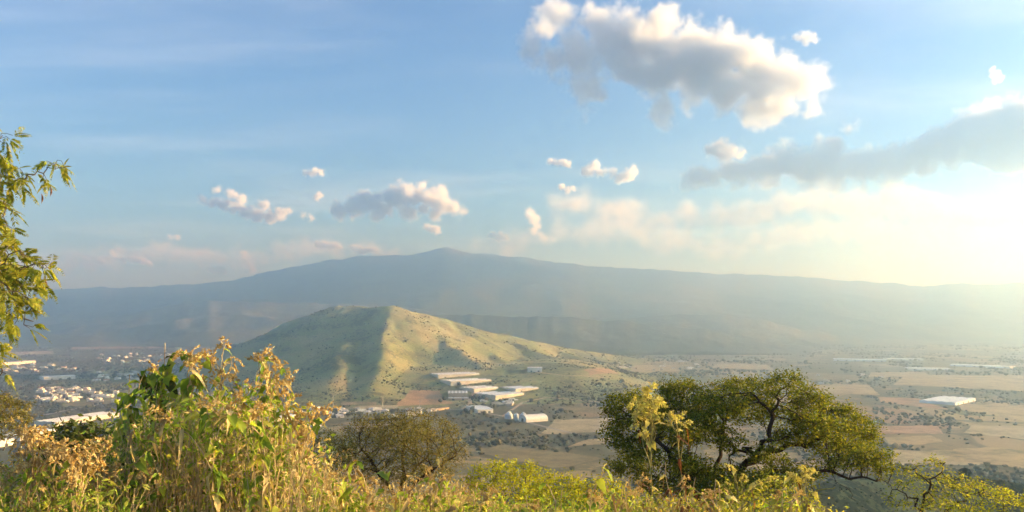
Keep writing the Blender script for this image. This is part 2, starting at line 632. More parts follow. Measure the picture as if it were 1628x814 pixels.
def cloud_nodes(name, pts, rad, lo, hi, res, nscale, amp, soft, mat, detail=5.0, flat=None):
    """a fog grid: spheres round the points of the mesh, broken up by noise"""
    g = bpy.data.node_groups.new(name, 'GeometryNodeTree')
    g.interface.new_socket('Geometry', in_out='INPUT', socket_type='NodeSocketGeometry')
    g.interface.new_socket('Geometry', in_out='OUTPUT', socket_type='NodeSocketGeometry')
    N = g.nodes.new; L = g.links.new
    gi = N('NodeGroupInput'); go = N('NodeGroupOutput')
    pos = N('GeometryNodeInputPosition')
    n = len(pts)
    idx = N('GeometryNodeInputIndex')
    sv = N('GeometryNodeIndexSwitch'); sv.data_type = 'VECTOR'
    sf = N('GeometryNodeIndexSwitch'); sf.data_type = 'FLOAT'
    for s_ in (sv, sf):
        while len(s_.index_switch_items) < n: s_.index_switch_items.new()
        L(idx.outputs[0], s_.inputs[0])
    for i in range(n):
        sv.inputs[i + 1].default_value = tuple(float(q) for q in pts[i])
        sf.inputs[i + 1].default_value = float(rad[i])
    pn = N('GeometryNodePoints')
    pn.inputs['Count'].default_value = n
    L(sv.outputs[0], pn.inputs['Position']); L(sf.outputs[0], pn.inputs['Radius'])
    near = N('GeometryNodeSampleNearest'); near.domain = 'POINT'
    L(pn.outputs[0], near.inputs['Geometry'])
    sp = N('GeometryNodeSampleIndex'); sp.data_type = 'FLOAT_VECTOR'; sp.domain = 'POINT'
    sr = N('GeometryNodeSampleIndex'); sr.data_type = 'FLOAT'; sr.domain = 'POINT'
    p2 = N('GeometryNodeInputPosition')
    at = N('GeometryNodeInputRadius')
    L(pn.outputs[0], sp.inputs['Geometry']); L(pn.outputs[0], sr.inputs['Geometry'])
    L(p2.outputs[0], sp.inputs['Value']); L(at.outputs[0], sr.inputs['Value'])
    L(near.outputs[0], sp.inputs['Index']); L(near.outputs[0], sr.inputs['Index'])
    ds = N('ShaderNodeVectorMath'); ds.operation = 'DISTANCE'
    L(pos.outputs[0], ds.inputs[0]); L(sp.outputs[0], ds.inputs[1])
    def M(op, a, b):
        m = N('ShaderNodeMath'); m.operation = op
        for i, v in enumerate((a, b)):
            if isinstance(v, (int, float)): m.inputs[i].default_value = v
            else: L(v, m.inputs[i])
        return m.outputs[0]
    f = M('SUBTRACT', sr.outputs[0], ds.outputs['Value'])
    nz = N('ShaderNodeTexNoise')
    nz.inputs['Scale'].default_value = nscale
    nz.inputs['Detail'].default_value = detail
    nz.inputs['Roughness'].default_value = 0.66
    L(pos.outputs[0], nz.inputs['Vector'])
    a = M('MULTIPLY', M('SUBTRACT', nz.outputs[0], 0.5), amp * 2)
    f = M('ADD', f, a)
    if flat is not None:
        sx = N('ShaderNodeSeparateXYZ'); L(pos.outputs[0], sx.inputs[0])
        f = M('MINIMUM', f, M('MULTIPLY', M('ADD', M('SUBTRACT', sx.outputs[2], flat), M('MULTIPLY', a, 0.3)), 0.6))
    d = M('DIVIDE', f, soft)
    cl = N('ShaderNodeClamp'); L(d, cl.inputs[0])
    vc = N('GeometryNodeVolumeCube')
    L(cl.outputs[0], vc.inputs['Density'])
    vc.inputs['Min'].default_value = lo; vc.inputs['Max'].default_value = hi
    for k, r in zip(('Resolution X', 'Resolution Y', 'Resolution Z'), res):
        vc.inputs[k].default_value = int(r)
    sm = N('GeometryNodeSetMaterial'); sm.inputs['Material'].default_value = mat
    L(vc.outputs[0], sm.inputs[0]); L(sm.outputs[0], go.inputs[0])
    return g


def cloud(label, Y, blobs, dens, amp=0.5, soft=0.35, depth=0.6, vox=None, detail=5.0, nsc=1.0, flat=None, seed=1, group=None):
    """blobs: (px, py, radius in px); the cloud stands at depth Y"""
    rr = random.Random(seed)
    s = Y / F
    more = []
    for (x0, y0, r0), (x1, y1, r1) in zip(blobs[:-1], blobs[1:]):
        if math.hypot(x1 - x0, y1 - y0) < 2.6 * max(r0, r1):
            more.append(((x0 + x1) / 2 + rr.uniform(-.3, .3) * r0, (y0 + y1) / 2 + rr.uniform(-.3, .2) * r0, (r0 + r1) * .5 * rr.uniform(.6, 1.0)))
    blobs = list(blobs) + more
    pts = []; rad = []
    c0 = P(sum(b[0] for b in blobs) / len(blobs), sum(b[1] for b in blobs) / len(blobs), Y)
    for bx_, by_, br in blobs:
        for k in range(3):
            q = P(bx_ + rr.uniform(-.25, .25) * br, by_ + rr.uniform(-.2, .2) * br, Y) - c0
            q.y += (k - 1) * depth * br * s + rr.uniform(-.2, .2) * br * s
            pts.append(q); rad.append(br * s * rr.uniform(.75, .95))
    pts = np.array([tuple(p) for p in pts]); rad = np.array(rad)
    mr = float(rad.mean())
    pad = amp * mr * 0.75
    lo = (pts - rad[:, None]).min(0) - pad; hi = (pts + rad[:, None]).max(0) + pad
    vox = vox or 3.2 * s
    res = np.clip(np.ceil((hi - lo) / vox), 8, 300)
    o = obj('cloud', bpy.data.volumes.new('cloud'), loc=c0)
    fl = None if flat is None else P(814, flat, Y).z - c0.z
    mod = o.modifiers.new('fog', 'NODES')
    mod.node_group = cloud_nodes('cloud_fog', pts, rad, tuple(lo), tuple(hi), res, nsc / mr, amp * mr, soft * mr, cloud_mat('cloud_vapour', dens / (mr)), detail, fl)
    tag(o, label, 'cloud', group)
    return o


cloud('large cream-topped cumulus cloud with ragged left side high in the sky', 6500,
      [(880, 35, 26), (910, 60, 34), (850, 90, 22), (880, 92, 26), (925, 95, 34), (940, 135, 30), (925, 168, 16), (960, 50, 36), (1000, 60, 42), (1010, 105, 36),
       (1050, 65, 44), (1060, 110, 40), (1100, 80, 48), (1110, 130, 42), (1150, 95, 46), (1160, 145, 40), (1200, 110, 44), (1210, 150, 40),
       (1245, 120, 40), (1270, 135, 32), (1290, 130, 18), (1055, 165, 16), (1060, 188, 12), (1240, 165, 30), (1190, 175, 26), (1290, 172, 16)],
      2.4, amp=2.9, soft=1.2, nsc=0.62, seed=3, vox=2.9 * 6500 / F, detail=7)
cloud('long dark grey cloud bank trailing to the right edge of the sky', 8500,
      [(1090, 288, 12), (1120, 282, 18), (1160, 275, 24), (1200, 272, 28), (1240, 262, 32), (1280, 265, 32), (1320, 262, 32), (1360, 262, 30), (1390, 255, 28), (1430, 255, 30),
       (1470, 240, 34), (1500, 245, 30), (1530, 220, 38), (1570, 210, 44), (1610, 200, 48), (1650, 205, 50), (1700, 200, 50), (1750, 205, 45), (1330, 235, 22), (1590, 245, 32), (1650, 240, 34),
       (1145, 240, 18), (1180, 245, 12), (1350, 212, 10)],
      3.8, amp=2.5, soft=1.2, nsc=0.6, seed=5, vox=3.4 * 8500 / F, detail=7)
cloud('grey and cream cumulus cloud hanging over the left of the summit', 12000,
      [(540, 335, 14), (560, 328, 18), (585, 322, 20), (610, 322, 20), (635, 315, 22), (655, 312, 20), (680, 315, 20), (700, 325, 18), (720, 332, 14), (735, 338, 9),
       (640, 292, 7), (670, 298, 10), (700, 302, 10), (600, 340, 14), (650, 335, 16), (690, 338, 12)], 2.6, amp=1.9, soft=0.9, seed=8)
cloud('slanting cream cloud with ragged top, left of the summit', 12500,
      [(322, 318, 7), (338, 322, 9), (355, 325, 10), (372, 330, 11), (390, 336, 12), (410, 342, 13), (428, 346, 12), (445, 340, 11), (460, 336, 6), (345, 302, 7), (365, 308, 8), (385, 316, 9), (420, 326, 9), (482, 342, 5), (496, 346, 6)],
      2.2, amp=1.9, soft=0.9, seed=9)
G_PUFF = 'small cloud puffs above the mountain'
for i, (lab, Y, bl, de) in enumerate([
    ('single faint pink puff of cloud high left of the grey and cream cumulus', 12500, [(486, 274, 7), (500, 273, 8), (512, 276, 6)], 1.3),
    ('tiny round white puff right of the slanting cream cloud', 12500, [(504, 313, 6), (508, 311, 6)], 2.0),
    ('flat little white puff on its own below the ragged side of the large cumulus', 11000, [(876, 256, 6), (884, 258, 6), (893, 259, 7), (903, 262, 6)], 2.2),
    ('pair of heaped white puffs left of the dark bank', 11000, [(932, 273, 10), (940, 266, 9), (947, 262, 9), (952, 274, 9), (972, 272, 6), (985, 285, 9), (1000, 278, 11), (1008, 270, 8)], 2.0),
    ('small white puff under the pair of heaped puffs', 11500, [(893, 297, 6), (903, 302, 6), (912, 300, 4)], 2.0),
    ('bright upright puff on top of the left end of the dark bank', 8600, [(1128, 238, 10), (1145, 236, 14), (1162, 242, 12), (1178, 246, 8)], 2.6),
    ('tiny upright puff alone near the right edge, high up', 9000, [(1580, 118, 7), (1586, 125, 7), (1578, 112, 5)], 1.8),
    ('faint scrap of cloud right of the large cumulus top', 9000, [(1268, 58, 8), (1276, 58, 9), (1285, 60, 10), (1296, 63, 7)], 1.0),
    ('tall leaning cream puff standing on the left mountain slope', 16000, [(386, 404, 6), (390, 412, 8), (397, 422, 8), (402, 430, 7)], 3.0),
    ('small low puff left of the leaning cream puff', 16000, [(335, 428, 5), (346, 430, 8), (356, 432, 6)], 2.6),
    ('loose row of low puffs over the left end of the mountain', 16000, [(180, 403, 6), (196, 412, 6), (212, 412, 7), (228, 415, 7), (240, 420, 4), (160, 414, 7), (135, 416, 8)], 2.6),
    ('lone pinkish puff above the low left row', 16000, [(270, 377, 5), (282, 379, 5)], 1.2),
    ('round cream puff just above the summit, left of it', 14000, [(680, 362, 7), (688, 364, 8), (696, 368, 6)], 2.2),
    ('low cream puff right of the summit', 14500, [(782, 374, 6), (794, 376, 8), (806, 379, 6)], 2.2),
    ('tall faint cream puff right above the mountain shoulder', 14500, [(842, 340, 10), (850, 350, 12), (848, 366, 10), (865, 378, 8), (878, 381, 6)], 1.2),
    ('low flat puffs touching the rising left ridge line', 15500, [(505, 388, 6), (520, 390, 7), (538, 391, 6), (565, 394, 6), (580, 398, 8), (597, 400, 7)], 2.4),
]):
    cloud(lab, Y, bl, de, amp=2.2, soft=1.1, nsc=0.8, seed=20 + i, group=G_PUFF, vox=2.2 * Y / F)

# long low layers towards the sun
cloud('long pale cream cloud layer low over the right mountain', 17000,
      [(x, 335 + 16 * math.sin(x * 0.013) + rnd.uniform(-8, 8), rnd.uniform(12, 24)) for x in range(880, 1900, 15)], 0.5, amp=2.6, soft=1.3, depth=3.0, seed=61, vox=7.0 * 17000 / F, nsc=0.5)
cloud('thin grey-cream cloud sheet just above the right skyline', 20000,
      [(x, 378 + 14 * math.sin(x * 0.017 + 1) + rnd.uniform(-7, 7), rnd.uniform(12, 24)) for x in range(760, 1900, 16)], 0.3, amp=2.6, soft=1.4, depth=3.0, seed=62, vox=7.0 * 20000 / F, nsc=0.5)
cloud('long faint pinkish cloud bank low over the left ridge line', 19000,
      [(x, 418 - 0.03 * x + 8 * math.sin(x * 0.021) + rnd.uniform(-6, 6), rnd.uniform(9, 17)) for x in range(-60, 640, 15)], 0.45, amp=2.6, soft=1.4, depth=3.0, seed=63, vox=6.0 * 19000 / F, nsc=0.55)
# ================================================================== plants
def leaf_mat(name, stops, trans=0.45, rough=0.55, spec=0.25):
    """thin leaves that let some light through; each leaf has its own hue"""
    m, nt, out = new_mat(name)
    g = nt.nodes.new('ShaderNodeNewGeometry')
    oi = nt.nodes.new('ShaderNodeObjectInfo')
    r = mathn(nt, 'FRACT', mathn(nt, 'ADD', g.outputs['Random Per Island'], oi.outputs['Random']))
    c = ramp(nt, stops, r)
    tc = nt.nodes.new('ShaderNodeTexCoord')
    n = noise(nt, tc.outputs['Object'], 9.0, 3, 0.6)
    c = mixc(nt, 0.35, c, mixc(nt, n, (0.35, 0.35, 0.35), (1.5, 1.45, 1.3)), 'MULTIPLY')
    b = nt.nodes.new('ShaderNodeBsdfPrincipled')
    nt.links.new(c, b.inputs['Base Color'])
    b.inputs['Roughness'].default_value = rough
    b.inputs['Specular IOR Level'].default_value = spec
    t = nt.nodes.new('ShaderNodeBsdfTranslucent')
    nt.links.new(mixc(nt, 1.0, c, (1.15, 1.1, 0.55), 'MULTIPLY'), t.inputs[0])
    mx = nt.nodes.new('ShaderNodeMixShader')
    mx.inputs[0].default_value = trans
    nt.links.new(b.outputs[0], mx.inputs[1]); nt.links.new(t.outputs[0], mx.inputs[2])
    nt.links.new(mx.outputs[0], out.inputs[0])
    return m


def bark_mat(name, a, b, s=14.0):
    m, nt, out = new_mat(name)
    tc = nt.nodes.new('ShaderNodeTexCoord')
    n = noise(nt, scaled(nt, tc.outputs['Object'], (1, 1, 0.35)), s, 5, 0.65)
    diffuse_out(nt, out, ramp(nt, [(0.3, a), (0.7, b)], n), 0.9, 0.1, bump(nt, n, 0.6, 0.02))
    return m


M_BARK = bark_mat('dark_bark', (0.035, 0.027, 0.020), (0.085, 0.065, 0.048))
M_BARK2 = bark_mat('grey_bark', (0.08, 0.062, 0.045), (0.17, 0.135, 0.10))
M_STEM = bark_mat('dry_stem', (0.30, 0.22, 0.11), (0.58, 0.48, 0.29), 30)
M_GSTEM = bark_mat('green_stem', (0.16, 0.17, 0.06), (0.36, 0.33, 0.14), 30)
M_ACACIA = leaf_mat('acacia_leaf', [(0, (0.065, 0.1, 0.016)), (0.35, (0.12, 0.165, 0.022)), (0.7, (0.21, 0.245, 0.03)), (1, (0.36, 0.35, 0.048))], 0.5)
M_ACACIA2 = leaf_mat('yellowing_acacia_leaf', [(0, (0.14, 0.19, 0.03)), (0.4, (0.25, 0.31, 0.045)), (0.8, (0.42, 0.43, 0.06)), (1, (0.54, 0.48, 0.1))], 0.58)
M_OLIVE = leaf_mat('olive_leaf', [(0, (0.1, 0.115, 0.03)), (0.45, (0.18, 0.185, 0.05)), (0.8, (0.29, 0.26, 0.075)), (1, (0.38, 0.31, 0.12))], 0.4)
M_DARKLEAF = leaf_mat('dark_leaf', [(0, (0.038, 0.061, 0.016)), (0.6, (0.081, 0.115, 0.027)), (1, (0.162, 0.189, 0.041))], 0.35)
M_YELLOW = leaf_mat('yellow_green_leaf', [(0, (0.21, 0.28, 0.022)), (0.5, (0.38, 0.42, 0.03)), (1, (0.56, 0.54, 0.06))], 0.58)
M_WEED = leaf_mat('weed_leaf', [(0, (0.11, 0.21, 0.03)), (0.35, (0.24, 0.38, 0.05)), (0.7, (0.41, 0.52, 0.08)), (1, (0.56, 0.56, 0.13))], 0.58)
M_DRY = leaf_mat('dry_leaf', [(0, (0.3, 0.19, 0.07)), (0.4, (0.5, 0.38, 0.17)), (0.8, (0.62, 0.51, 0.27)), (1, (0.48, 0.44, 0.14))], 0.3)
M_HEAD = leaf_mat('dried_flower', [(0, (0.38, 0.25, 0.09)), (0.4, (0.52, 0.38, 0.16)), (0.75, (0.62, 0.49, 0.24)), (1, (0.66, 0.56, 0.3))], 0.3)
M_YHEAD = leaf_mat('yellow_bract', [(0, (0.46, 0.46, 0.12)), (0.5, (0.60, 0.57, 0.18)), (1, (0.68, 0.61, 0.26))], 0.4)
M_BROWN = leaf_mat('dead_brown_leaf', [(0, (0.09, 0.035, 0.016)), (0.5, (0.19, 0.085, 0.035)), (1, (0.34, 0.18, 0.08))], 0.3)
M_GRASS = leaf_mat('dry_grass', [(0, (0.32, 0.24, 0.09)), (0.4, (0.5, 0.39, 0.17)), (0.8, (0.62, 0.51, 0.27)), (1, (0.46, 0.46, 0.13))], 0.3)


def norm(v):
    return v / np.maximum(np.linalg.norm(v, axis=-1, keepdims=True), 1e-9)


def tube_mesh(name, nodes, parent, rad, mat, sides=6):
    """one continuous branching skin: a ring at every node, joined to its parent's ring"""
    nodes = np.asarray(nodes, float); parent = np.asarray(parent); rad = np.asarray(rad, float)
    n = len(nodes)
    d = np.zeros((n, 3))
    has = parent >= 0
    d[has] = nodes[has] - nodes[parent[has]]
    d[~has] = (0, 0, 1)
    d = norm(d)
    ref = np.where(np.abs(d[:, 2:3]) < 0.9, np.array([[0, 0, 1.0]]), np.array([[1.0, 0, 0]]))
    u = norm(np.cross(d, ref)); w = np.cross(d, u)
    a = np.linspace(0, 2 * np.pi, sides, endpoint=False)
    ring = nodes[:, None, :] + rad[:, None, None] * (np.cos(a)[None, :, None] * u[:, None, :] + np.sin(a)[None, :, None] * w[:, None, :])
    # a second ring at the start of each segment, with the child's frame and the parent's place
    rs = np.where(has, np.minimum(rad[parent], rad * 1.35), rad)
    base = np.where(has[:, None], nodes[parent], nodes)
    ring0 = base[:, None, :] + rs[:, None, None] * (np.cos(a)[None, :, None] * u[:, None, :] + np.sin(a)[None, :, None] * w[:, None, :])
    V = np.concatenate([ring0.reshape(-1, 3), ring.reshape(-1, 3)])
    idx = np.where(has)[0]
    k = np.arange(sides); k2 = (k + 1) % sides
    f = np.stack([idx[:, None] * sides + k, idx[:, None] * sides + k2, n * sides + idx[:, None] * sides + k2, n * sides + idx[:, None] * sides + k], -1).reshape(-1, 4)
    return mesh_np(name, V, f, mat, True)


def colonize(start_nodes, start_parent, attr, step, infl, kill, iters=90, bias=(0, 0, 0.0), cap=4000):
    nodes = [np.array(p, float) for p in start_nodes]
    par = list(start_parent)
    A = np.asarray(attr, float)
    bias = np.asarray(bias)
    alive = np.ones(len(A), bool)
    N = np.array(nodes)
    # nearest node of every attractor, updated as nodes are added
    d = np.linalg.norm(A[:, None, :] - N[None], axis=2)
    near = d.argmin(1); nd = d.min(1)
    for _ in range(iters):
        act = alive & (nd < infl)
        if not act.any() or len(nodes) > cap: break
        N = np.array(nodes)
        dirs = norm(A[act] - N[near[act]])
        acc = np.zeros((len(nodes), 3)); np.add.at(acc, near[act], dirs)
        grow = np.where(np.linalg.norm(acc, axis=1) > 1e-6)[0]
        new = N[grow] + step * norm(norm(acc[grow]) + bias + RNG.normal(0, 0.18, (len(grow), 3)))
        # drop those that land on an existing node
        ok = np.array([np.min(np.sum((N - q) ** 2, 1)) > (0.35 * step) ** 2 for q in new])
        grow, new = grow[ok], new[ok]
        if len(new) == 0:
            alive[act] &= RNG.random(act.sum()) > 0.5
            continue
        s0 = len(nodes)
        for g, q in zip(grow, new):
            nodes.append(q); par.append(int(g))
        dd = np.linalg.norm(A[:, None, :] - new[None], axis=2)
        m = dd.min(1); am = dd.argmin(1) + s0
        upd = m < nd
        nd = np.where(upd, m, nd); near = np.where(upd, am, near)
        alive &= nd > kill
        nd = np.where(alive, nd, nd)
    return np.array(nodes), np.array(par)


def pipe_radii(par, tip, power=2.3, rmax=None):
    n = len(par)
    a = np.zeros(n)
    kids = np.bincount(par[par >= 0], minlength=n)
    for i in range(n - 1, -1, -1):
        if kids[i] == 0: a[i] = tip ** power
        if par[i] >= 0: a[par[i]] += a[i]
    r = a ** (1 / power)
    if rmax: r = np.minimum(r, rmax)
    return r, kids


def limbs(lines, Y, sub=4, jit=0.05):
    """lines: polylines of (px, py, dy); a line whose first point repeats a known point branches there"""
    nodes = []; par = []; known = {}
    for ln in lines:
        prev = None
        for k, (x, y, dy) in enumerate(ln):
            key = (x, y, dy)
            if key in known:
                prev = known[key]; continue
            q = np.array(tuple(P(x, y, Y + dy)))
            if prev is None:
                nodes.append(q); par.append(-1); prev = len(nodes) - 1
            else:
                p0 = nodes[prev]
                for s in range(1, sub + 1):
                    t = s / sub
                    nodes.append(p0 + (q - p0) * t + (RNG.normal(0, jit, 3) if s < sub else 0)); par.append(prev); prev = len(nodes) - 1
            known[key] = prev
    return nodes, par


def clump_points(clumps, Y, n, depth=0.8, shell=0.35):
    """points inside ellipsoids (px, py, rx, ry in pixels, dy in metres); more near the outside"""
    pts = []
    vol = np.array([c[2] * c[3] for c in clumps], float); vol /= vol.sum()
    s = Y / F
    for c, v in zip(clumps, vol):
        k = max(3, int(n * v))
        d = norm(RNG.normal(0, 1, (k, 3)))
        r = RNG.random(k) ** shell
        ctr = np.array(tuple(P(c[0], c[1], Y + c[4])))
        rad = np.array([c[2] * s, c[2] * s * depth, c[3] * s])
        pts.append(ctr + d * r[:, None] * rad)
    return np.concatenate(pts)


def leaf_quads(c, d, nrm, ln, wd, mid=0.42, bend=0.0):
    """diamond leaves from c along d"""
    d = norm(d); side = norm(np.cross(d, nrm)); up = np.cross(side, d)
    ln = np.asarray(ln)[:, None]; wd = np.asarray(wd)[:, None]
    m = c + d * ln * mid
    a = c; b = m + side * wd * .5 + up * ln * bend; t = c + d * ln; e = m - side * wd * .5 + up * ln * bend
    V = np.stack([a, b, t, e], 1).reshape(-1, 3)
    return V, np.arange(len(V)).reshape(-1, 4)


def leaves_on(nodes, sel, per, ln, wd, spread, droop=0.15, outward=None, up=0.3):
    c = np.repeat(nodes[sel], per, axis=0)
    k = len(c)
    c = c + RNG.normal(0, spread, (k, 3)) * np.array([1, 1, 0.75])
    d = RNG.normal(0, 1, (k, 3)); d[:, 2] = d[:, 2] * 0.6 - droop
    nrm = RNG.normal(0, 1, (k, 3)) * 0.8; nrm[:, 2] += up + 0.6
    return leaf_quads(c, d, nrm, ln * RNG.uniform(0.6, 1.3, k), wd * RNG.uniform(0.6, 1.3, k))


def tree(name, label, Y, lines, clumps, leaf, bark, n_attr, step, per, ln, wd, spread, tip=0.006, power=2.25, rmax=None, cat='tree', group=None,
         kill=None, infl=None, depth=0.8, droop=0.15, shell=0.35, sub=4, jit=0.05, near_tip=2, sides=6, bias=(0, 0, 0.08), leafprob=1.0, cap=4000):
    n0, p0 = limbs(lines, Y, sub, jit)
    A = clump_points(clumps, Y, n_attr, depth, shell)
    N, par = colonize(n0, p0, A, step, infl or step * 14, kill or step * 1.6, bias=bias, cap=cap)
    r, kids = pipe_radii(par, tip, power, rmax)
    base = N[0].copy()
    root = empty(name, tuple(base))
    tag(root, label, cat, group)
    obj('trunk', tube_mesh('trunk', N - base, par, r, bark, sides), root)
    # twigs near the tips carry the leaves
    depth_from_tip = np.full(len(N), 99)
    for i in range(len(N) - 1, -1, -1):
        if kids[i] == 0: depth_from_tip[i] = 0
        if par[i] >= 0: depth_from_tip[par[i]] = min(depth_from_tip[par[i]], depth_from_tip[i] + 1)
    sel = np.where((depth_from_tip <= near_tip) & (np.arange(len(N)) >= len(n0)))[0]
    if leafprob < 1: sel = sel[RNG.random(len(sel)) < leafprob]
    V, Fc = leaves_on(N - base, sel, per, ln, wd, spread, droop)
    cr = obj('crown', mesh_np('crown', V, Fc, leaf), root)
    cr['kind'] = 'stuff'
    return root


# ---- the wide spreading acacia on the right
tree('acacia_tree', 'wide spreading acacia with dark twisting limbs and flat layered green crown', 22.0,
     [[(1150, 950, 0), (1150, 865, 0), (1160, 800, 0), (1185, 737, 0), (1206, 716, -.4), (1223, 690, -.8), (1227, 655, -.9), (1240, 620, -.8)],
      [(1185, 737, 0), (1240, 716, .5), (1290, 702, .8), (1335, 684, 1), (1372, 690, 1)],
      [(1290, 702, .8), (1300, 670, 1.0), (1310, 650, .8)],
      [(1160, 800, 0), (1230, 748, -1), (1300, 750, -1.4), (1370, 758, -1.7), (1412, 768, -1.9)],
      [(1300, 750, -1.4), (1345, 775, -1.7), (1360, 795, -1.8)],
      [(1230, 748, -1), (1290, 775, -1.2), (1325, 792, -1.3)],
      [(1150, 865, 0), (1140, 780, 1), (1146, 712, 1.4), (1150, 676, 1.5), (1132, 642, 1.2)],
      [(1150, 676, 1.5), (1172, 645, 1.8)],
      [(1150, 865, 0), (1100, 775, -.5), (1066, 728, -1), (1035, 694, -1), (1004, 664, -.8)],
      [(1100, 775, -.5), (1050, 762, .8), (1000, 742, 1.2)],
      [(1100, 775, -.5), (1100, 700, 2), (1084, 650, 2)],
      [(1206, 716, -.4), (1180, 712, -.6), (1160, 724, -.8)],
      [(1227, 655, -.9), (1205, 640, -.9), (1196, 624, -.8)]],
     [(1002, 650, 42, 30, -.8), (985, 690, 30, 26, -.6), (1082, 622, 44, 22, 1.8), (1112, 652, 45, 24, 1.2), (1168, 612, 42, 14, 1.6), (1186, 648, 38, 28, 1.0),
      (1250, 610, 34, 18, -.8), (1285, 636, 36, 22, -.2), (1328, 656, 40, 20, .8), (1370, 688, 30, 28, 1), (1315, 702, 44, 18, .6), (1254, 690, 30, 16, -.2),
      (1385, 728, 36, 20, -1.5), (1335, 730, 44, 14, -1.2), (1005, 742, 44, 20, 1), (1052, 698, 38, 22, -.5), (1128, 690, 30, 18, 1), (1230, 650, 24, 20, -.6),
      (1404, 744, 20, 10, -1.8), (1200, 766, 60, 20, -1.5), (1110, 752, 44, 22, 0), (1270, 752, 40, 12, -1.0), (1060, 650, 30, 18, 1.6), (1345, 668, 30, 18, .6), (1040, 665, 34, 20, .4), (1140, 632, 34, 18, -.6), (1212, 630, 22, 18, .8), (1020, 715, 36, 18, -1), (1075, 735, 34, 18, -1.2), (1160, 700, 26, 16, -1),
      (1220, 725, 34, 12, -1.2), (1290, 672, 34, 16, -.9), (1350, 708, 34, 16, 0), (1060, 775, 50, 16, -.8), (1140, 775, 50, 18, -1.2), (1125, 668, 34, 18, -.8), (1160, 645, 30, 20, -1.0), (1090, 690, 32, 18, -1.2), (1215, 612, 24, 14, .6), (1320, 680, 36, 16, -.6), (1270, 660, 28, 18, 1.2)],
     M_ACACIA, M_BARK, 5200, 0.12, 30, 0.085, 0.036, 0.105, tip=0.0055, power=2.05, rmax=0.15, depth=1.0, jit=0.07, infl=1.6, kill=0.15, cap=7000, near_tip=2)

# ---- the rounded olive tree in the middle, a darker one behind its left side
tree('round_tree', 'rounded olive-brown tree with fine thin foliage in the middle of the slope', 34.0,
     [[(640, 880, 0), (636, 800, 0), (640, 765, 0), (670, 735, .5), (700, 715, .8)], [(636, 800, 0), (600, 750, -.5), (575, 715, -.6)], [(640, 765, 0), (640, 720, 1), (645, 690, 1)],
      [(636, 800, 0), (690, 745, -1), (725, 725, -1)], [(600, 750, -.5), (560, 735, .3)]],
     [(556, 706, 30, 26, -.4), (585, 682, 36, 26, 0), (620, 672, 36, 18, .5), (660, 670, 38, 18, .4), (700, 684, 30, 22, .2), (722, 712, 22, 26, 0), (600, 708, 40, 26, -.8),
      (650, 700, 44, 26, -1), (690, 716, 36, 26, -.8), (640, 690, 50, 24, 1.4), (720, 738, 20, 16, 0), (560, 735, 22, 14, 0), (600, 738, 34, 16, -.6), (650, 735, 40, 18, -.8), (690, 748, 34, 14, -.6), (640, 760, 50, 12, -.4), (540, 750, 26, 12, -.2), (590, 762, 40, 12, 0)],
     M_OLIVE, M_BARK, 3600, 0.17, 20, 0.11, 0.034, 0.12, tip=0.007, power=2.1, rmax=0.16, depth=1.0, infl=2.6, shell=0.3, kill=0.22, cap=6000)
tree('dark_tree', 'small dark green tree behind the left side of the rounded olive tree', 44.0,
     [[(525, 830, 0), (525, 770, 0), (522, 730, 0)], [(525, 770, 0), (545, 735, 0)], [(525, 770, 0), (505, 735, 0)]],
     [(520, 700, 26, 20, 0), (545, 712, 24, 18, 0), (500, 722, 18, 16, 0), (530, 735, 30, 16, 0)], M_DARKLEAF, M_BARK, 900, 0.24, 24, 0.13, 0.06, 0.16, tip=0.008, rmax=0.14, depth=1.0, infl=3)

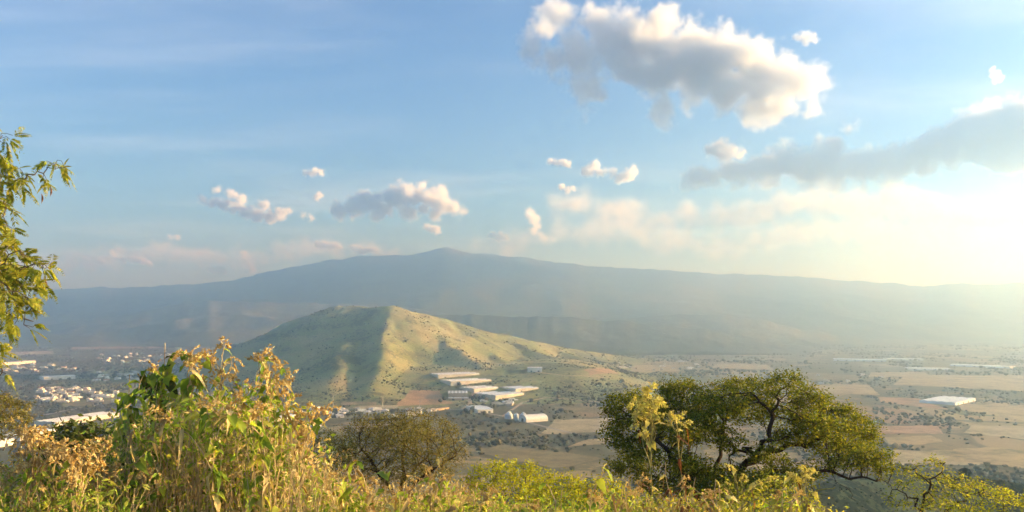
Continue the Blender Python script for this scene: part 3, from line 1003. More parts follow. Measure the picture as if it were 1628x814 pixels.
# ---- the feathery acacia reaching in from the left edge, and one behind it lower down
def feather_tree():
    Y = 7.0
    n0, p0 = limbs([[(-150, 1000, 0), (-140, 800, 0), (-130, 600, 0), (-90, 440, 0), (-40, 380, 0), (10, 330, 0)],
                    [(-130, 600, 0), (-70, 520, -.2), (-20, 500, -.2), (30, 505, -.2), (52, 520, -.2)],
                    [(-40, 380, 0), (0, 290, .1), (40, 285, .1), (75, 268, .1), (98, 256, .1)],
                    [(-90, 440, 0), (-20, 430, -.3), (30, 432, -.3), (70, 420, -.3)],
                    [(-40, 380, 0), (-20, 260, .2), (0, 225, .2), (10, 212, .2)],
                    [(-130, 600, 0), (-60, 600, .2), (-20, 598, .2), (4, 592, .2)],
                    [(-20, 430, -.3), (25, 400, -.4), (60, 412, -.4)],
                    [(-20, 430, -.3), (20, 465, -.4), (45, 470, -.4)]], Y, 5, 0.02)
    A = clump_points([(15, 228, 14, 16, .2), (-5, 260, 30, 34, .1), (25, 290, 38, 18, 0), (85, 262, 20, 8, .1), (80, 295, 16, 10, .1), (10, 380, 24, 40, -.1), (25, 425, 34, 34, -.3), (60, 420, 24, 18, -.3),
                      (15, 475, 32, 28, -.3), (40, 455, 28, 22, -.3), (25, 515, 24, 10, -.2), (45, 520, 14, 6, -.2), (-40, 420, 50, 60, 0), (-50, 320, 50, 60, 0), (-60, 500, 50, 40, 0), (3, 596, 10, 8, .2), (-30, 560, 30, 30, 0), (5, 330, 22, 14, 0)],
                     Y, 520, 1.4, 0.4)
    N, par = colonize(n0, p0, A, 0.06, 0.9, 0.07, bias=(0.05, 0, -0.02))
    r, kids = pipe_radii(par, 0.0022, 2.2, 0.09)
    base = N[0].copy()
    root = empty('feather_leaf_tree', tuple(base))
    tag(root, 'feathery yellow-green acacia reaching in at the left edge against the sky', 'tree')
    obj('trunk', tube_mesh('trunk', N - base, par, r, M_BARK2, 6), root)
    N = N - base
    dft = np.full(len(N), 99)
    for i in range(len(N) - 1, -1, -1):
        if kids[i] == 0: dft[i] = 0
        if par[i] >= 0: dft[par[i]] = min(dft[par[i]], dft[i] + 1)
    sel = np.where((dft <= 3) & (np.arange(len(N)) >= len(n0) - 0))[0]
    sel = np.concatenate([sel, sel])
    k = len(sel)
    d = N[sel] - N[np.maximum(par[sel], 0)]
    d = norm(norm(d) * 0.7 + RNG.normal(0, 0.55, (k, 3)) + np.array([0.15, 0, -0.38]))
    Ln = RNG.uniform(0.10, 0.19, k)
    nr = norm(RNG.normal(0, .6, (k, 3)) + np.array([0, 0, .8]))
    side = norm(np.cross(d, nr))
    Vs = []; Fs = []; off = 0
    pairs = 9
    for j in range(pairs):
        t = (j + 0.8) / pairs
        cen = N[sel] + d * (Ln * t)[:, None] + np.array([0, 0, -1.0]) * (Ln * 0.30 * t * t)[:, None]
        for sg in (-1, 1):
            ld = side * sg * 0.75 + d * 0.55 + np.array([0, 0, -0.25 - 0.3 * t])
            w = 0.045 * math.sin(math.pi * min(0.95, 0.22 + 0.75 * t)) + 0.008
            V, Fc = leaf_quads(cen, ld, nr + RNG.normal(0, .25, (k, 3)), np.full(k, w) * RNG.uniform(.8, 1.2, k), np.full(k, w * 0.42))
            Vs.append(V); Fs.append(Fc + off); off += len(V)
    cr = obj('crown', mesh_np('crown', np.concatenate(Vs), np.concatenate(Fs), M_ACACIA2), root)
    cr['kind'] = 'stuff'
    # a few dark hanging pods
    for (x, y) in ((72, 445), (66, 308), (80, 297)):
        q = np.array(tuple(P(x, y, Y - .1))) - base
        a = np.linspace(0, 1, 7)
        pts = q + np.stack([0.010 * np.sin(a * 3), 0 * a, -0.085 * a], -1)
        rr = 0.007 * np.sin(np.pi * np.clip(a, .06, .97)) + 0.001
        obj('seed_pod', tube_mesh('seed_pod', pts, np.arange(7) - 1, rr, M_BROWN, 6), root)


feather_tree()
tree('feathery_tree', 'brownish feathery tree crown low at the left edge below the acacia', 15.0,
     [[(-30, 960, 0), (-30, 800, 0), (-25, 720, 0), (0, 680, 0), (25, 660, 0)], [(-25, 720, 0), (-10, 660, 0), (10, 640, 0)], [(-30, 800, 0), (0, 715, 0), (30, 690, 0)]],
     [(0, 640, 34, 16, 0), (25, 648, 24, 14, 0), (10, 665, 40, 14, 0), (-20, 660, 40, 30, 0), (30, 672, 24, 10, 0), (5, 690, 30, 10, 0)],
     M_OLIVE, M_BARK2, 1300, 0.08, 22, 0.075, 0.018, 0.045, tip=0.003, rmax=0.09, depth=1.2, infl=1.2, kill=.12)

# ---- the thin spreading tree at the lower right, and bushes on the slope
tree('thorn_tree', 'thin open thorn tree with sparse leaves at the lower right corner', 17.0,
     [[(1470, 960, 0), (1468, 860, 0), (1465, 812, 0), (1440, 785, 0), (1415, 770, .2)], [(1465, 812, 0), (1480, 770, -.3), (1455, 745, -.3), (1425, 742, -.3)],
      [(1468, 860, 0), (1520, 800, .3), (1545, 785, .3), (1580, 790, .3)], [(1480, 770, -.3), (1500, 742, -.2), (1490, 733, -.2)], [(1520, 800, .3), (1510, 770, .5), (1525, 760, .5)]],
     [(1440, 745, 26, 10, -.3), (1480, 735, 22, 8, -.2), (1510, 760, 30, 12, .4), (1550, 782, 28, 12, .3), (1420, 772, 18, 10, .2), (1470, 790, 40, 16, 0), (1500, 805, 40, 14, 0), (1470, 760, 26, 12, 0), (1535, 765, 34, 12, .2), (1580, 780, 34, 12, .3), (1450, 800, 40, 14, -.3), (1510, 780, 36, 14, -.3)],
     M_ACACIA2, M_BARK, 1300, 0.11, 20, 0.065, 0.028, 0.07, tip=0.0045, power=2.0, rmax=0.09, depth=1.0, infl=1.5, jit=.05, leafprob=.9)


def bush(name, label, Y, clumps, leaf, bark, n, per, ln, wd, spread, base_px, step=0.09, group=None, tip=0.004, **kw):
    gx_ = (base_px - 814) / F * Y
    gz = float(near_h(gx_, Y))
    bpy_row = 500 + (CAM_Z - gz) / Y * F
    lines = [[(base_px, bpy_row + 3, 0), (base_px, bpy_row - (bpy_row - clumps[0][1]) * 0.35, 0)]]
    for c in clumps[:4]:
        lines.append([(base_px, bpy_row + 3, 0), ((base_px * .4 + c[0] * .6), bpy_row * 0.45 + c[1] * .55, c[4] * .6)])
    return tree(name, label, Y, lines, clumps, leaf, bark, n, step, per, ln, wd, spread, tip=tip, cat='bush', group=group, rmax=0.05, depth=1.0, infl=1.4, **kw)


bush('yellow_bush', 'bright yellow-green bush right of the rounded olive tree', 15.0,
     [(790, 752, 46, 22, 0), (765, 775, 36, 26, 0), (830, 755, 40, 24, .3), (800, 785, 60, 26, -.4), (745, 795, 30, 20, 0), (850, 780, 36, 26, 0)], M_YELLOW, M_BARK2, 2600, 22, 0.055, 0.024, 0.06, 800)
bush('yellow_bush', 'bright yellow-green bush between the first yellow bush and the spreading acacia', 13.5,
     [(885, 770, 40, 22, 0), (925, 780, 40, 22, .3), (900, 795, 60, 24, -.3), (960, 775, 34, 20, 0), (985, 795, 34, 22, .2), (870, 800, 40, 20, 0)], M_YELLOW, M_BARK2, 2400, 22, 0.052, 0.022, 0.055, 920)
bush('yellow_bush', 'yellow-green bush low in front of the spreading acacia trunk', 11.0,
     [(1190, 785, 50, 22, 0), (1240, 775, 40, 22, .2), (1160, 800, 40, 20, 0), (1270, 798, 40, 18, 0), (1220, 805, 60, 20, -.3)], M_ACACIA2, M_BARK2, 1800, 20, 0.05, 0.02, 0.055, 1210)
bush('yellow_bush', 'small yellow-green bush in the lower right corner', 13.0,
     [(1600, 795, 34, 16, 0), (1570, 802, 34, 14, 0), (1640, 800, 30, 16, 0), (1530, 808, 30, 12, 0)], M_YELLOW, M_BARK2, 1000, 20, 0.05, 0.02, 0.055, 1590)
bush('broadleaf_bush', 'dark green broad-leaved bush behind the dried orange flowers at left', 8.5,
     [(130, 690, 50, 22, 0), (100, 715, 44, 30, .2), (165, 712, 44, 30, 0), (190, 745, 50, 40, 0), (120, 755, 60, 40, -.2), (60, 740, 30, 26, .2)], M_DARKLEAF, M_BARK2, 1700, 14, 0.085, 0.034, 0.055, 130, step=0.07)
# ================================================================== the valley
M_SHEET = paint('white_sheet_roof', (0.78, 0.78, 0.76), 0.45, 0.4, 0.05, 0.03)
M_SHEET_B = paint('bluish_plastic_roof', (0.66, 0.72, 0.80), 0.4, 0.4, 0.06, 0.03)
M_SHEET_D = paint('grey_sheet_roof', (0.40, 0.42, 0.43), 0.5, 0.3, 0.08, 0.05)
M_WALL = paint('pale_wall', (0.62, 0.58, 0.50), 0.85, 0.1, 0.10, 0.05)
M_WALLW = paint('white_wall', (0.74, 0.72, 0.68), 0.85, 0.1, 0.08, 0.05)
M_WALLT = paint('tan_wall', (0.50, 0.38, 0.25), 0.85, 0.1, 0.12, 0.05)
M_TERRA = paint('terracotta', (0.42, 0.22, 0.13), 0.85, 0.1, 0.12, 0.2)
M_DARKOPEN = paint('dark_opening', (0.05, 0.05, 0.055), 0.6, 0.2, 0.1, 0.2)
M_STEEL = paint('silo_steel', (0.55, 0.60, 0.64), 0.35, 0.5, 0.06, 0.2)
M_POLE = paint('pole_concrete', (0.50, 0.48, 0.44), 0.85, 0.1, 0.1, 0.5)
M_ROAD = paint('road_surface', (0.30, 0.28, 0.25), 0.9, 0.1, 0.12, 0.02)
M_TRACK = paint('dirt_track', (0.46, 0.36, 0.23), 0.95, 0.05, 0.12, 0.03)


def box(x0, x1, y0, y1, z0, z1):
    V = [(x, y, z) for z in (z0, z1) for y in (y0, y1) for x in (x0, x1)]
    Fq = [(0, 2, 3, 1), (4, 5, 7, 6), (0, 1, 5, 4), (2, 6, 7, 3), (0, 4, 6, 2), (1, 3, 7, 5)]
    return V, Fq


class MB:
    def __init__(self): self.v = []; self.f = []
    def add(self, V, Fq):
        o = len(self.v); self.v += [tuple(p) for p in V]; self.f += [tuple(i + o for i in q) for q in Fq]; return self
    def box(self, *a): return self.add(*box(*a))
    def mesh(self, name, mat, smooth=False):
        me = bpy.data.meshes.new(name); me.from_pydata(self.v, [], self.f); me.materials.append(mat); me.update()
        if smooth: me.polygons.foreach_set('use_smooth', [True] * len(me.polygons))
        return me
    def build(self, name, mat, parent=None, loc=None, smooth=False):
        return obj(name, self.mesh(name, mat, smooth), parent, loc)


def corner(px, py, h):
    q = on_ground(px, py, h)
    return q, q.z


def shed(name, label, A, B, D, h, spans, roof, wall, rise=1.6, group=None, cat='shed', panels=0, width=None):
    """a long shed given by three eaves corners in the photograph: front left, front right, back left"""
    a, za = corner(*A, h); b, zb = corner(*B, h); d, zd = corner(*D, h)
    u = Vector((b.x - a.x, b.y - a.y, 0)); L = u.length; u.normalize()
    v = Vector((-u.y, u.x, 0))
    if v.dot(Vector((d.x - a.x, d.y - a.y, 0))) < 0: v = -v
    W = max(12.0, min(75.0, abs(v.dot(Vector((d.x - a.x, d.y - a.y, 0))))))
    W = width or W
    mid = a + u * (L / 2) + v * (W / 2)
    gz = min(float(ground_h(mid.x + sx * u.x * L / 2 + sy * v.x * W / 2, mid.y + sx * u.y * L / 2 + sy * v.y * W / 2)) for sx in (-1, 0, 1) for sy in (-1, 0, 1))
    top = max(za, zb, zd)
    root = empty(name, (mid.x, mid.y, gz), math.atan2(u.y, u.x))
    tag(root, label, cat, group)
    H = top + h - gz
    MB().box(-L / 2, L / 2, -W / 2, W / 2, -1.0, H).build('wall', wall, root)
    # gutters along every span; the roof rises between them
    sw = W / spans
    ov = 0.8
    n = panels or 1
    pl = (L + 2 * ov) / n
    for s in range(spans):
        y0 = -W / 2 + s * sw - (ov if s == 0 else 0); y1 = -W / 2 + (s + 1) * sw + (ov if s == spans - 1 else 0)
        ym = (y0 + y1) / 2
        for k in range(n):
            x0 = -L / 2 - ov + k * pl; x1 = x0 + pl * (0.96 if panels else 1.0)
            lift = 0.35 if (panels and k % 2) else 0.05
            t = 0.35
            V = []
            for x in (x0, x1):
                V += [(x, y0, H + lift), (x, ym, H + rise + lift), (x, y1, H + lift), (x, y1, H + lift + t), (x, ym, H + rise + lift + t), (x, y0, H + lift + t)]
            Fq = [(0, 6, 7, 1), (1, 7, 8, 2), (2, 8, 9, 3), (3, 9, 10, 4), (4, 10, 11, 5), (5, 11, 6, 0), (0, 1, 4, 5), (1, 2, 3, 4), (6, 11, 10, 7), (7, 10, 9, 8)]
            m = MB().add(V, Fq)
            m.build('roof_panel' if panels else 'roof', roof if not (panels and k % 2) else M_SHEET_D, root)
        # gable ends
        for xx_, fl in ((L / 2 + .02, (0, 1, 2)), (-L / 2 - .02, (1, 0, 2))):
            MB().add([(xx_, y0 + ov * (s == 0), H - .1), (xx_, y1 - ov * (s == spans - 1), H - .1), (xx_, ym, H + rise)], [fl]).build('gable', wall, root)
    # doors on the long front
    for k in range(max(2, int(L // 30))):
        x = -L / 2 + (k + .5) * L / max(2, int(L // 30))
        MB().box(x - 2.5, x + 2.5, -W / 2 - .25, -W / 2 + .1, 0, min(4.2, H * .75)).build('door', M_DARKOPEN, root)
    return root


G_SHED = 'long white sheds at the foot of the hill'
shed('long_shed', 'long white shed highest up at the foot of the hill', (697, 600), (762, 594), (689, 596), 3.4, 3, M_SHEET, M_WALL, 1.2, G_SHED, width=62)
shed('long_shed', 'long white shed second from the top, below the highest one', (717, 612), (781, 604), (709, 608), 3.4, 3, M_SHEET, M_WALL, 1.2, G_SHED, width=62)
shed('long_shed', 'shorter white shed between the striped roof and the upper sheds', (754, 622.5), (792, 616), (743, 617.5), 3.4, 3, M_SHEET, M_WALL, 1.2, G_SHED, width=60)
shed('long_shed', 'broad grey-white shed nearest the viewer in the shed group', (788, 634), (833, 625.5), (760, 626.5), 3.6, 4, M_SHEET_B, M_WALL, 1.2, G_SHED, width=85)
shed('long_shed', 'flat pale shed farthest right in the shed group', (820, 622), (856, 616.5), (805, 618), 3.4, 3, M_SHEET_B, M_WALL, 1.2, G_SHED, width=65)
shed('striped_shed', 'square shed with white and grey striped roof beside the orange field', (713, 630), (743, 630), (711, 622), 5, 1, M_SHEET, M_WALLT, 2.2, panels=11, width=60)
shed('lean_to', 'low white lean-to in front of the striped roof shed', (713, 634), (744, 634), (713, 632.5), 4, 1, M_SHEET, M_WALLT, 0.6)
shed('white_hall', 'small white hall alone on the apron of the hill', (839, 587), (862, 587), (838, 583.5), 8, 1, M_SHEET, M_WALLW, 1.2, cat='building')
shed('farm_hall', 'grey-white farm hall above the silos', (760, 652), (784, 651), (756, 645), 7, 1, M_SHEET_B, M_WALLW, 2.0, cat='building')
shed('farm_house', 'low white farm house beside the grey-white farm hall', (752, 648), (762, 647), (752, 645), 6, 1, M_SHEET, M_WALLW, 1.0, cat='building')
shed('long_wall_shed', 'long low sand-coloured shed left of the striped roof, by the road', (690, 652), (714, 648), (690, 651), 3, 1, M_WALLT, M_WALLT, .8)
G_FAR = 'plastic greenhouses on the right of the valley'
shed('greenhouse', 'large bluish white greenhouse block lying alone in the right fields', (1519, 641), (1551, 634), (1463, 627.5), 5, 4, M_SHEET_B, M_SHEET_B, 1.5, G_FAR, 'greenhouse')
shed('greenhouse', 'far long bluish greenhouse, leftmost of the distant right ones', (1325, 571.5), (1409, 573), (1313, 567), 6, 2, M_SHEET_B, M_SHEET_B, 1.5, G_FAR, 'greenhouse')
shed('greenhouse', 'far white greenhouse strip touching the leftmost distant one', (1412, 570.5), (1468, 571), (1404, 567.5), 6, 1, M_SHEET, M_SHEET, 1.5, G_FAR, 'greenhouse')
shed('greenhouse', 'thin white greenhouse strip above the large bluish block', (1446, 586), (1512, 587), (1446, 584), 5, 1, M_SHEET, M_SHEET, 1.5, G_FAR, 'greenhouse')
shed('greenhouse', 'pale greenhouse strip farthest right near the edge', (1510, 580), (1606, 584), (1508, 577.5), 5, 1, M_SHEET, M_SHEET_B, 1.5, G_FAR, 'greenhouse')
G_WEST = 'factory halls in the left of the valley'
shed('factory_hall', 'largest long white factory hall at the left, behind the dark green bush', (88, 672), (190, 657), (84, 666), 7, 3, M_SHEET, M_WALL, 1.5, G_WEST, 'factory')
shed('factory_hall', 'wide grey-white factory hall low at the left under the largest one', (32, 694), (90, 684), (28, 688), 7, 3, M_SHEET_B, M_WALLW, 1.5, G_WEST, 'factory')
shed('factory_hall', 'pale factory hall cut by the left edge of the photo', (-25, 706), (22, 698), (-30, 700), 9, 2, M_SHEET, M_WALLW, 1.5, G_WEST, 'factory')
shed('factory_hall', 'far narrow white hall crossing the left edge of the plain', (-8, 578.5), (57, 573.5), (-10, 577), 9, 1, M_SHEET, M_WALLW, 1.5, G_WEST, 'factory')
shed('factory_hall', 'flat white hall among dark trees in the left plain', (70, 600), (120, 597.5), (69, 598), 9, 1, M_SHEET, M_WALLW, 1.5, G_WEST, 'factory')
shed('factory_hall', 'white hall seen through the tall dried weeds', (434, 668), (470, 660), (432, 663), 8, 1, M_SHEET, M_WALLW, 1.5, G_WEST, 'factory')


def arched_barn():
    a, za = corner(848, 671, 4); b, zb = corner(866, 664, 4)
    u = Vector((b.x - a.x, b.y - a.y, 0)); W = 30.0; L = 46.0
    c, z = corner(848, 668, 3)
    root = empty('arched_barn', (c.x, c.y + 12, z), R(28))
    tag(root, 'white barn with rounded roof beside the silos', 'barn')
    n = 14
    prof = [(W / 2 * math.cos(math.pi * k / n), 5 + 7.5 * math.sin(math.pi * k / n)) for k in range(n + 1)]
    V = []
    for x in (-L / 2, L / 2):
        V += [(x, y, zz) for y, zz in prof]
    Fq = [(k, k + 1, n + 2 + k, n + 1 + k) for k in range(n)]
    MB().add(V, Fq).build('roof', M_SHEET, root, smooth=True)
    m = MB()
    for x in (-L / 2 + .3, L / 2 - .3):
        o = [(x, W / 2 - .3, -1), (x, -W / 2 + .3, -1)] + [(x, y * .98, zz - .15) for y, zz in reversed(prof)]
        m.add(o, [tuple(range(len(o)))])
    m.box(-L / 2, L / 2, -W / 2, -W / 2 + .4, -1, 5).box(-L / 2, L / 2, W / 2 - .4, W / 2, -1, 5)
    m.build('wall', M_WALLW, root)
    MB().box(-L / 2 - .1, -L / 2 + .2, -4, 4, 0, 6).build('door', M_DARKOPEN, root)


arched_barn()


def silo(px, py, r, h, label):
    c, z = corner(px, py, 0)
    root = empty('silo', (c.x, c.y, z))
    tag(root, label, 'silo', 'steel silos by the round-roofed barn')
    n = 18
    ring = lambda rr, zz: [(rr * math.cos(2 * math.pi * k / n), rr * math.sin(2 * math.pi * k / n), zz) for k in range(n)]
    V = ring(r, -1) + ring(r, h)
    MB().add(V, [(k, (k + 1) % n, n + (k + 1) % n, n + k) for k in range(n)]).build('bin', M_STEEL, root, smooth=True)
    V = ring(r * 1.06, h - .1) + ring(r * .12, h + r * .75)
    MB().add(V, [(k, (k + 1) % n, n + (k + 1) % n, n + k) for k in range(n)] + [tuple(range(n, 2 * n))]).build('roof', M_STEEL, root)
    MB().box(-r - 1.0, -r - .4, -.4, .4, 0, h + 2).build('ladder', M_POLE, root)


silo(809, 666, 7.5, 8, 'broad steel silo with cone roof, left one by the barn')
silo(821, 668, 4.5, 10, 'slim steel silo between the broad one and the barn')
silo(832, 667, 6.5, 9, 'steel silo close against the round-roofed barn')


def pole(px, py, h, label):
    c, z = corner(px, py, 0)
    root = empty('utility_pole', (c.x, c.y, z))
    tag(root, label, 'utility pole', 'tall power poles along the valley road')
    V, par = np.array([(0, 0, 0), (0, 0, h * .5), (0, 0, h)], float), np.array([-1, 0, 1])
    obj('pole', tube_mesh('pole', V, par, [.75, .6, .45], M_POLE, 8), root)
    for zz in (h * .82, h * .95):
        MB().box(-4.2, 4.2, -.25, .25, zz, zz + .5).build('cross_arm', M_POLE, root)


pole(529.5, 648, 27, 'tall pale power pole nearest the dried weeds')
pole(608.5, 648, 27, 'tall pale power pole between the other two')
pole(667, 656, 27, 'tall pale power pole below the orange field')
pole(83, 640, 30, 'tall pale power pole among the houses at the left')


# ---- roads, tracks and fields as sheets over the plain
def ribbon(name, px_pts, w, mat, lift=0.35):
    pts = [on_ground(*p) for p in px_pts]
    dense = []
    for a, b in zip(pts[:-1], pts[1:]):
        n = max(2, int((b - a).length / 25))
        dense += [a + (b - a) * (k / n) for k in range(n)]
    dense.append(pts[-1])
    V = []
    for i, p in enumerate(dense):
        d = dense[min(i + 1, len(dense) - 1)] - dense[max(i - 1, 0)]
        s = Vector((-d.y, d.x, 0)).normalized()
        for sg in (-.5, .5):
            q = p + s * (w * sg)
            V.append((q.x, q.y, float(ground_h(q.x, q.y)) + lift))
    Fq = [(2 * i, 2 * i + 1, 2 * i + 3, 2 * i + 2) for i in range(len(dense) - 1)]
    tag(MB().add(V, Fq).build(name, mat), kind='structure')


ribbon('road', [(430, 652), (520, 650), (600, 649), (680, 649.5), (740, 652), (800, 662), (870, 680), (935, 695)], 9, M_ROAD)
ribbon('road', [(60, 662), (110, 652), (160, 643), (210, 635), (260, 628)], 12, M_ROAD)
ribbon('track', [(735, 651), (748, 642), (746, 632), (760, 622), (735, 608)], 9, M_TRACK, 0.45)
ribbon('track', [(800, 662), (830, 640), (870, 632), (960, 640)], 7, M_TRACK, 0.5)
ribbon('track', [(835, 590), (870, 594), (900, 598), (960, 600)], 8, M_TRACK, 0.45)


def field_mat(name, c):
    m, nt, out = new_mat(name)
    p = position(nt)
    rows = nt.nodes.new('ShaderNodeTexWave')
    rows.inputs['Scale'].default_value = 0.12; rows.inputs['Distortion'].default_value = 1.5
    nt.links.new(scaled(nt, p, (1, 1, 1), rnd.uniform(0, 3)), rows.inputs['Vector'])
    n = noise(nt, p, 0.02, 6, 0.65)
    f = noise(nt, p, 0.12, 4, 0.7)
    t = mathn(nt, 'ADD', mathn(nt, 'MULTIPLY', n, 0.7), mathn(nt, 'MULTIPLY', f, 0.3))
    col = ramp(nt, [(0.34, (0.13, 0.125, 0.06)), (0.44, tuple(x * .7 for x in c)), (0.54, c), (0.7, tuple(min(.8, x * 1.15) for x in c))], t)
    col = mixc(nt, mathn(nt, 'MULTIPLY', rows.outputs['Fac'] if 'Fac' in rows.outputs else rows.outputs[1], 0.18), col, tuple(x * .6 for x in c))
    diffuse_out(nt, out, col, 0.95, 0.05)
    return m


M_F = {'o': field_mat('ploughed_orange', (0.42, 0.27, 0.145)), 't': field_mat('stubble_tan', (0.41, 0.33, 0.18)), 'p': field_mat('pale_straw', (0.42, 0.36, 0.22)),
       'g': field_mat('crop_green', (0.20, 0.21, 0.08)), 's': field_mat('bare_sand', (0.54, 0.46, 0.34)), 'r': field_mat('reddish_soil', (0.42, 0.28, 0.18)), 'd': field_mat('fallow', (0.25, 0.21, 0.11))}


def field(corners, kind, lift=0.22):
    pts = [on_ground(*c) for c in corners]
    n = 24
    V = []
    for j in range(n + 1):
        for i in range(n + 1):
            s, t = i / n, j / n
            q = (pts[0] * (1 - s) + pts[1] * s) * (1 - t) + (pts[3] * (1 - s) + pts[2] * s) * t
            w = 22.0 * (fbm(np.array([q.x / 45.0]), np.array([q.y / 45.0]), 3, 5)[0] - .5) * (1 if i in (0, n) or j in (0, n) else 0)
            V.append((q.x + w, q.y + w * 2, float(ground_h(q.x + w, q.y + w * 2)) + lift))
    Fq = [(j * (n + 1) + i, j * (n + 1) + i + 1, (j + 1) * (n + 1) + i + 1, (j + 1) * (n + 1) + i) for j in range(n) for i in range(n)]
    tag(MB().add(V, Fq).build('field', M_F[kind]), kind='structure')


for k, (c, kd) in enumerate([
    ([(628, 647), (714, 643), (700, 621), (650, 621)], 'o'), ([(938, 597), (990, 596), (965, 586), (928, 588)], 'o'),
    ([(865, 690), (960, 688), (1000, 664), (880, 668)], 'p'), ([(880, 655), (960, 656), (965, 647), (880, 647)], 'd'),
    ([(0, 566), (85, 562), (84, 558), (0, 560)], 's'), ([(20, 550), (215, 548), (210, 543), (60, 544)], 'r'), ([(110, 556), (260, 553), (250, 549), (120, 550)], 'r'),
    ([(150, 548), (330, 546), (330, 542), (160, 543)], 'o'), ([(90, 650), (200, 634), (195, 627), (95, 641)], 'g'), ([(100, 648), (200, 640), (205, 634), (110, 641)], 'd'),
    ([(1400, 640), (1510, 652), (1460, 634), (1395, 631)], 'o'), ([(1510, 650), (1640, 672), (1640, 648), (1540, 642)], 't'),
    ([(1420, 710), (1500, 704), (1480, 694), (1405, 697)], 't'), ([(1410, 740), (1560, 742), (1540, 718), (1420, 716)], 'p'), ([(1500, 735), (1640, 745), (1640, 715), (1520, 712)], 't'),
    ([(1300, 625), (1400, 628), (1380, 612), (1290, 612)], 't'), ([(1420, 612), (1628, 622), (1628, 598), (1440, 596)], 't'), ([(1240, 605), (1370, 606), (1360, 596), (1240, 596)], 'd'),
    ([(1000, 590), (1080, 590), (1075, 580), (1010, 580)], 't'), ([(560, 650), (630, 650), (632, 645), (565, 646)], 'p'), ([(1380, 600), (1480, 600), (1470, 592), (1385, 592)], 't'),
    ([(1130, 586), (1230, 588), (1220, 580), (1140, 579)], 'p'), ([(760, 720), (900, 745), (960, 728), (800, 706)], 'd'), ([(900, 712), (960, 706), (985, 695), (930, 700)], 't'),
    ([(540, 645), (600, 644), (600, 640), (540, 641)], 't'), ([(1530, 690), (1640, 700), (1640, 680), (1550, 676)], 'p'), ([(1390, 690), (1500, 690), (1490, 678), (1400, 678)], 'r'),
]):
    field(c, kd, 0.20 + 0.02 * k)

# ---- houses of the town
def house_mesh(k, wall):
    m = MB()
    w, d, h = ((9, 10, 3.4), (12, 8, 6.2), (8, 8, 6.0), (14, 10, 3.6), (10, 9, 3.2))[k]
    m.box(-w / 2, w / 2, -d / 2, d / 2, -1, h)
    for (a, b, c, e) in ((-w / 2, w / 2, -d / 2, -d / 2 + .35), (-w / 2, w / 2, d / 2 - .35, d / 2), (-w / 2, -w / 2 + .35, -d / 2 + .36, d / 2 - .36), (w / 2 - .35, w / 2, -d / 2 + .36, d / 2 - .36)):
        m.box(a, b, c, e, h + .002, h + .7)
    m.box(w / 2 - .02, w / 2 + 4.5, -d / 2 + 1.2, d / 2 - 2, -1, h * .62)
    m.box(-w * .25, -w * .25 + 1.3, d * .1, d * .1 + 1.3, h + .01, h + 2.0)
    nb = len(m.f)
    for x in (-w * .3, w * .12):
        m.box(x, x + 1.6, -d / 2 - .06, -d / 2 + .05, .9, 2.2)
    m.box(-.5, .5, -d / 2 - .08, -d / 2 + .04, -.5, 2.1)
    me = m.mesh('house', wall)
    me.materials.append(M_DARKOPEN)
    for p in me.polygons:
        if p.index >= nb: p.material_index = 1
    return me


def gable_mesh(wall, roof):
    m = MB(); w, d, h, r = 11, 8, 3.2, 2.2
    m.box(-w / 2, w / 2, -d / 2, d / 2, -1, h); nb = len(m.f)
    m.add([(-w / 2 - .5, -d / 2 - .5, h), (w / 2 + .5, -d / 2 - .5, h), (w / 2 + .5, 0, h + r), (-w / 2 - .5, 0, h + r), (w / 2 + .5, d / 2 + .5, h), (-w / 2 - .5, d / 2 + .5, h)],
          [(0, 1, 2, 3), (3, 2, 4, 5), (0, 3, 5), (1, 4, 2)])
    me = m.mesh('house', wall); me.materials.append(roof)
    for p in me.polygons:
        if p.index >= nb: p.material_index = 1
    return me


HM = [house_mesh(k, w) for k in range(5) for w in (M_WALLW, M_WALL, M_WALLW)] + [gable_mesh(M_WALLW, M_TERRA), gable_mesh(M_WALL, M_SHEET)]
TOWN = [((55, 185), (618, 640), 66, 'pale flat-roofed house in the near town quarter at the left'),
        ((150, 250), (592, 606), 34, 'small white house in the town quarter behind the tall weeds'),
        ((155, 330), (563, 577), 34, 'tiny pale house in the far town quarter at the left'),
        ((0, 120), (580, 592), 22, 'small pale house among trees in the left plain'),
        ((495, 700), (651, 664), 34, 'small house along the valley road above the rounded olive tree'),
        ((760, 830), (636, 646), 7, 'little outbuilding below the broad grey-white shed'),
        ((120, 260), (535, 541), 16, 'far white speck of a house at the foot of the left ridge'),
        ((960, 1120), (574, 590), 18, 'tiny far building on the plain right of the hill'),
        ((1050, 1420), (596, 612), 16, 'small far farm building behind the spreading acacia'),
        ((420, 500), (655, 690), 16, 'house roof glimpsed through the tall dried weeds')]
for (xr, yr, n, lab) in TOWN:
    for i in range(n):
        q = on_ground(rnd.uniform(*xr), rnd.uniform(*yr))
        o = obj('house', rnd.choice(HM), loc=(q.x, q.y, q.z + .05), rz=rnd.choice((0.2, 0.2 + math.pi / 2, 0.25, 1.4)) + rnd.uniform(-.15, .15))
        s = rnd.uniform(.9, 1.5)
        o.scale = (s * rnd.uniform(.9, 1.3), s, rnd.uniform(.9, 1.2))
        tag(o, lab, 'house', lab.replace('house', 'houses').replace('building', 'buildings'))


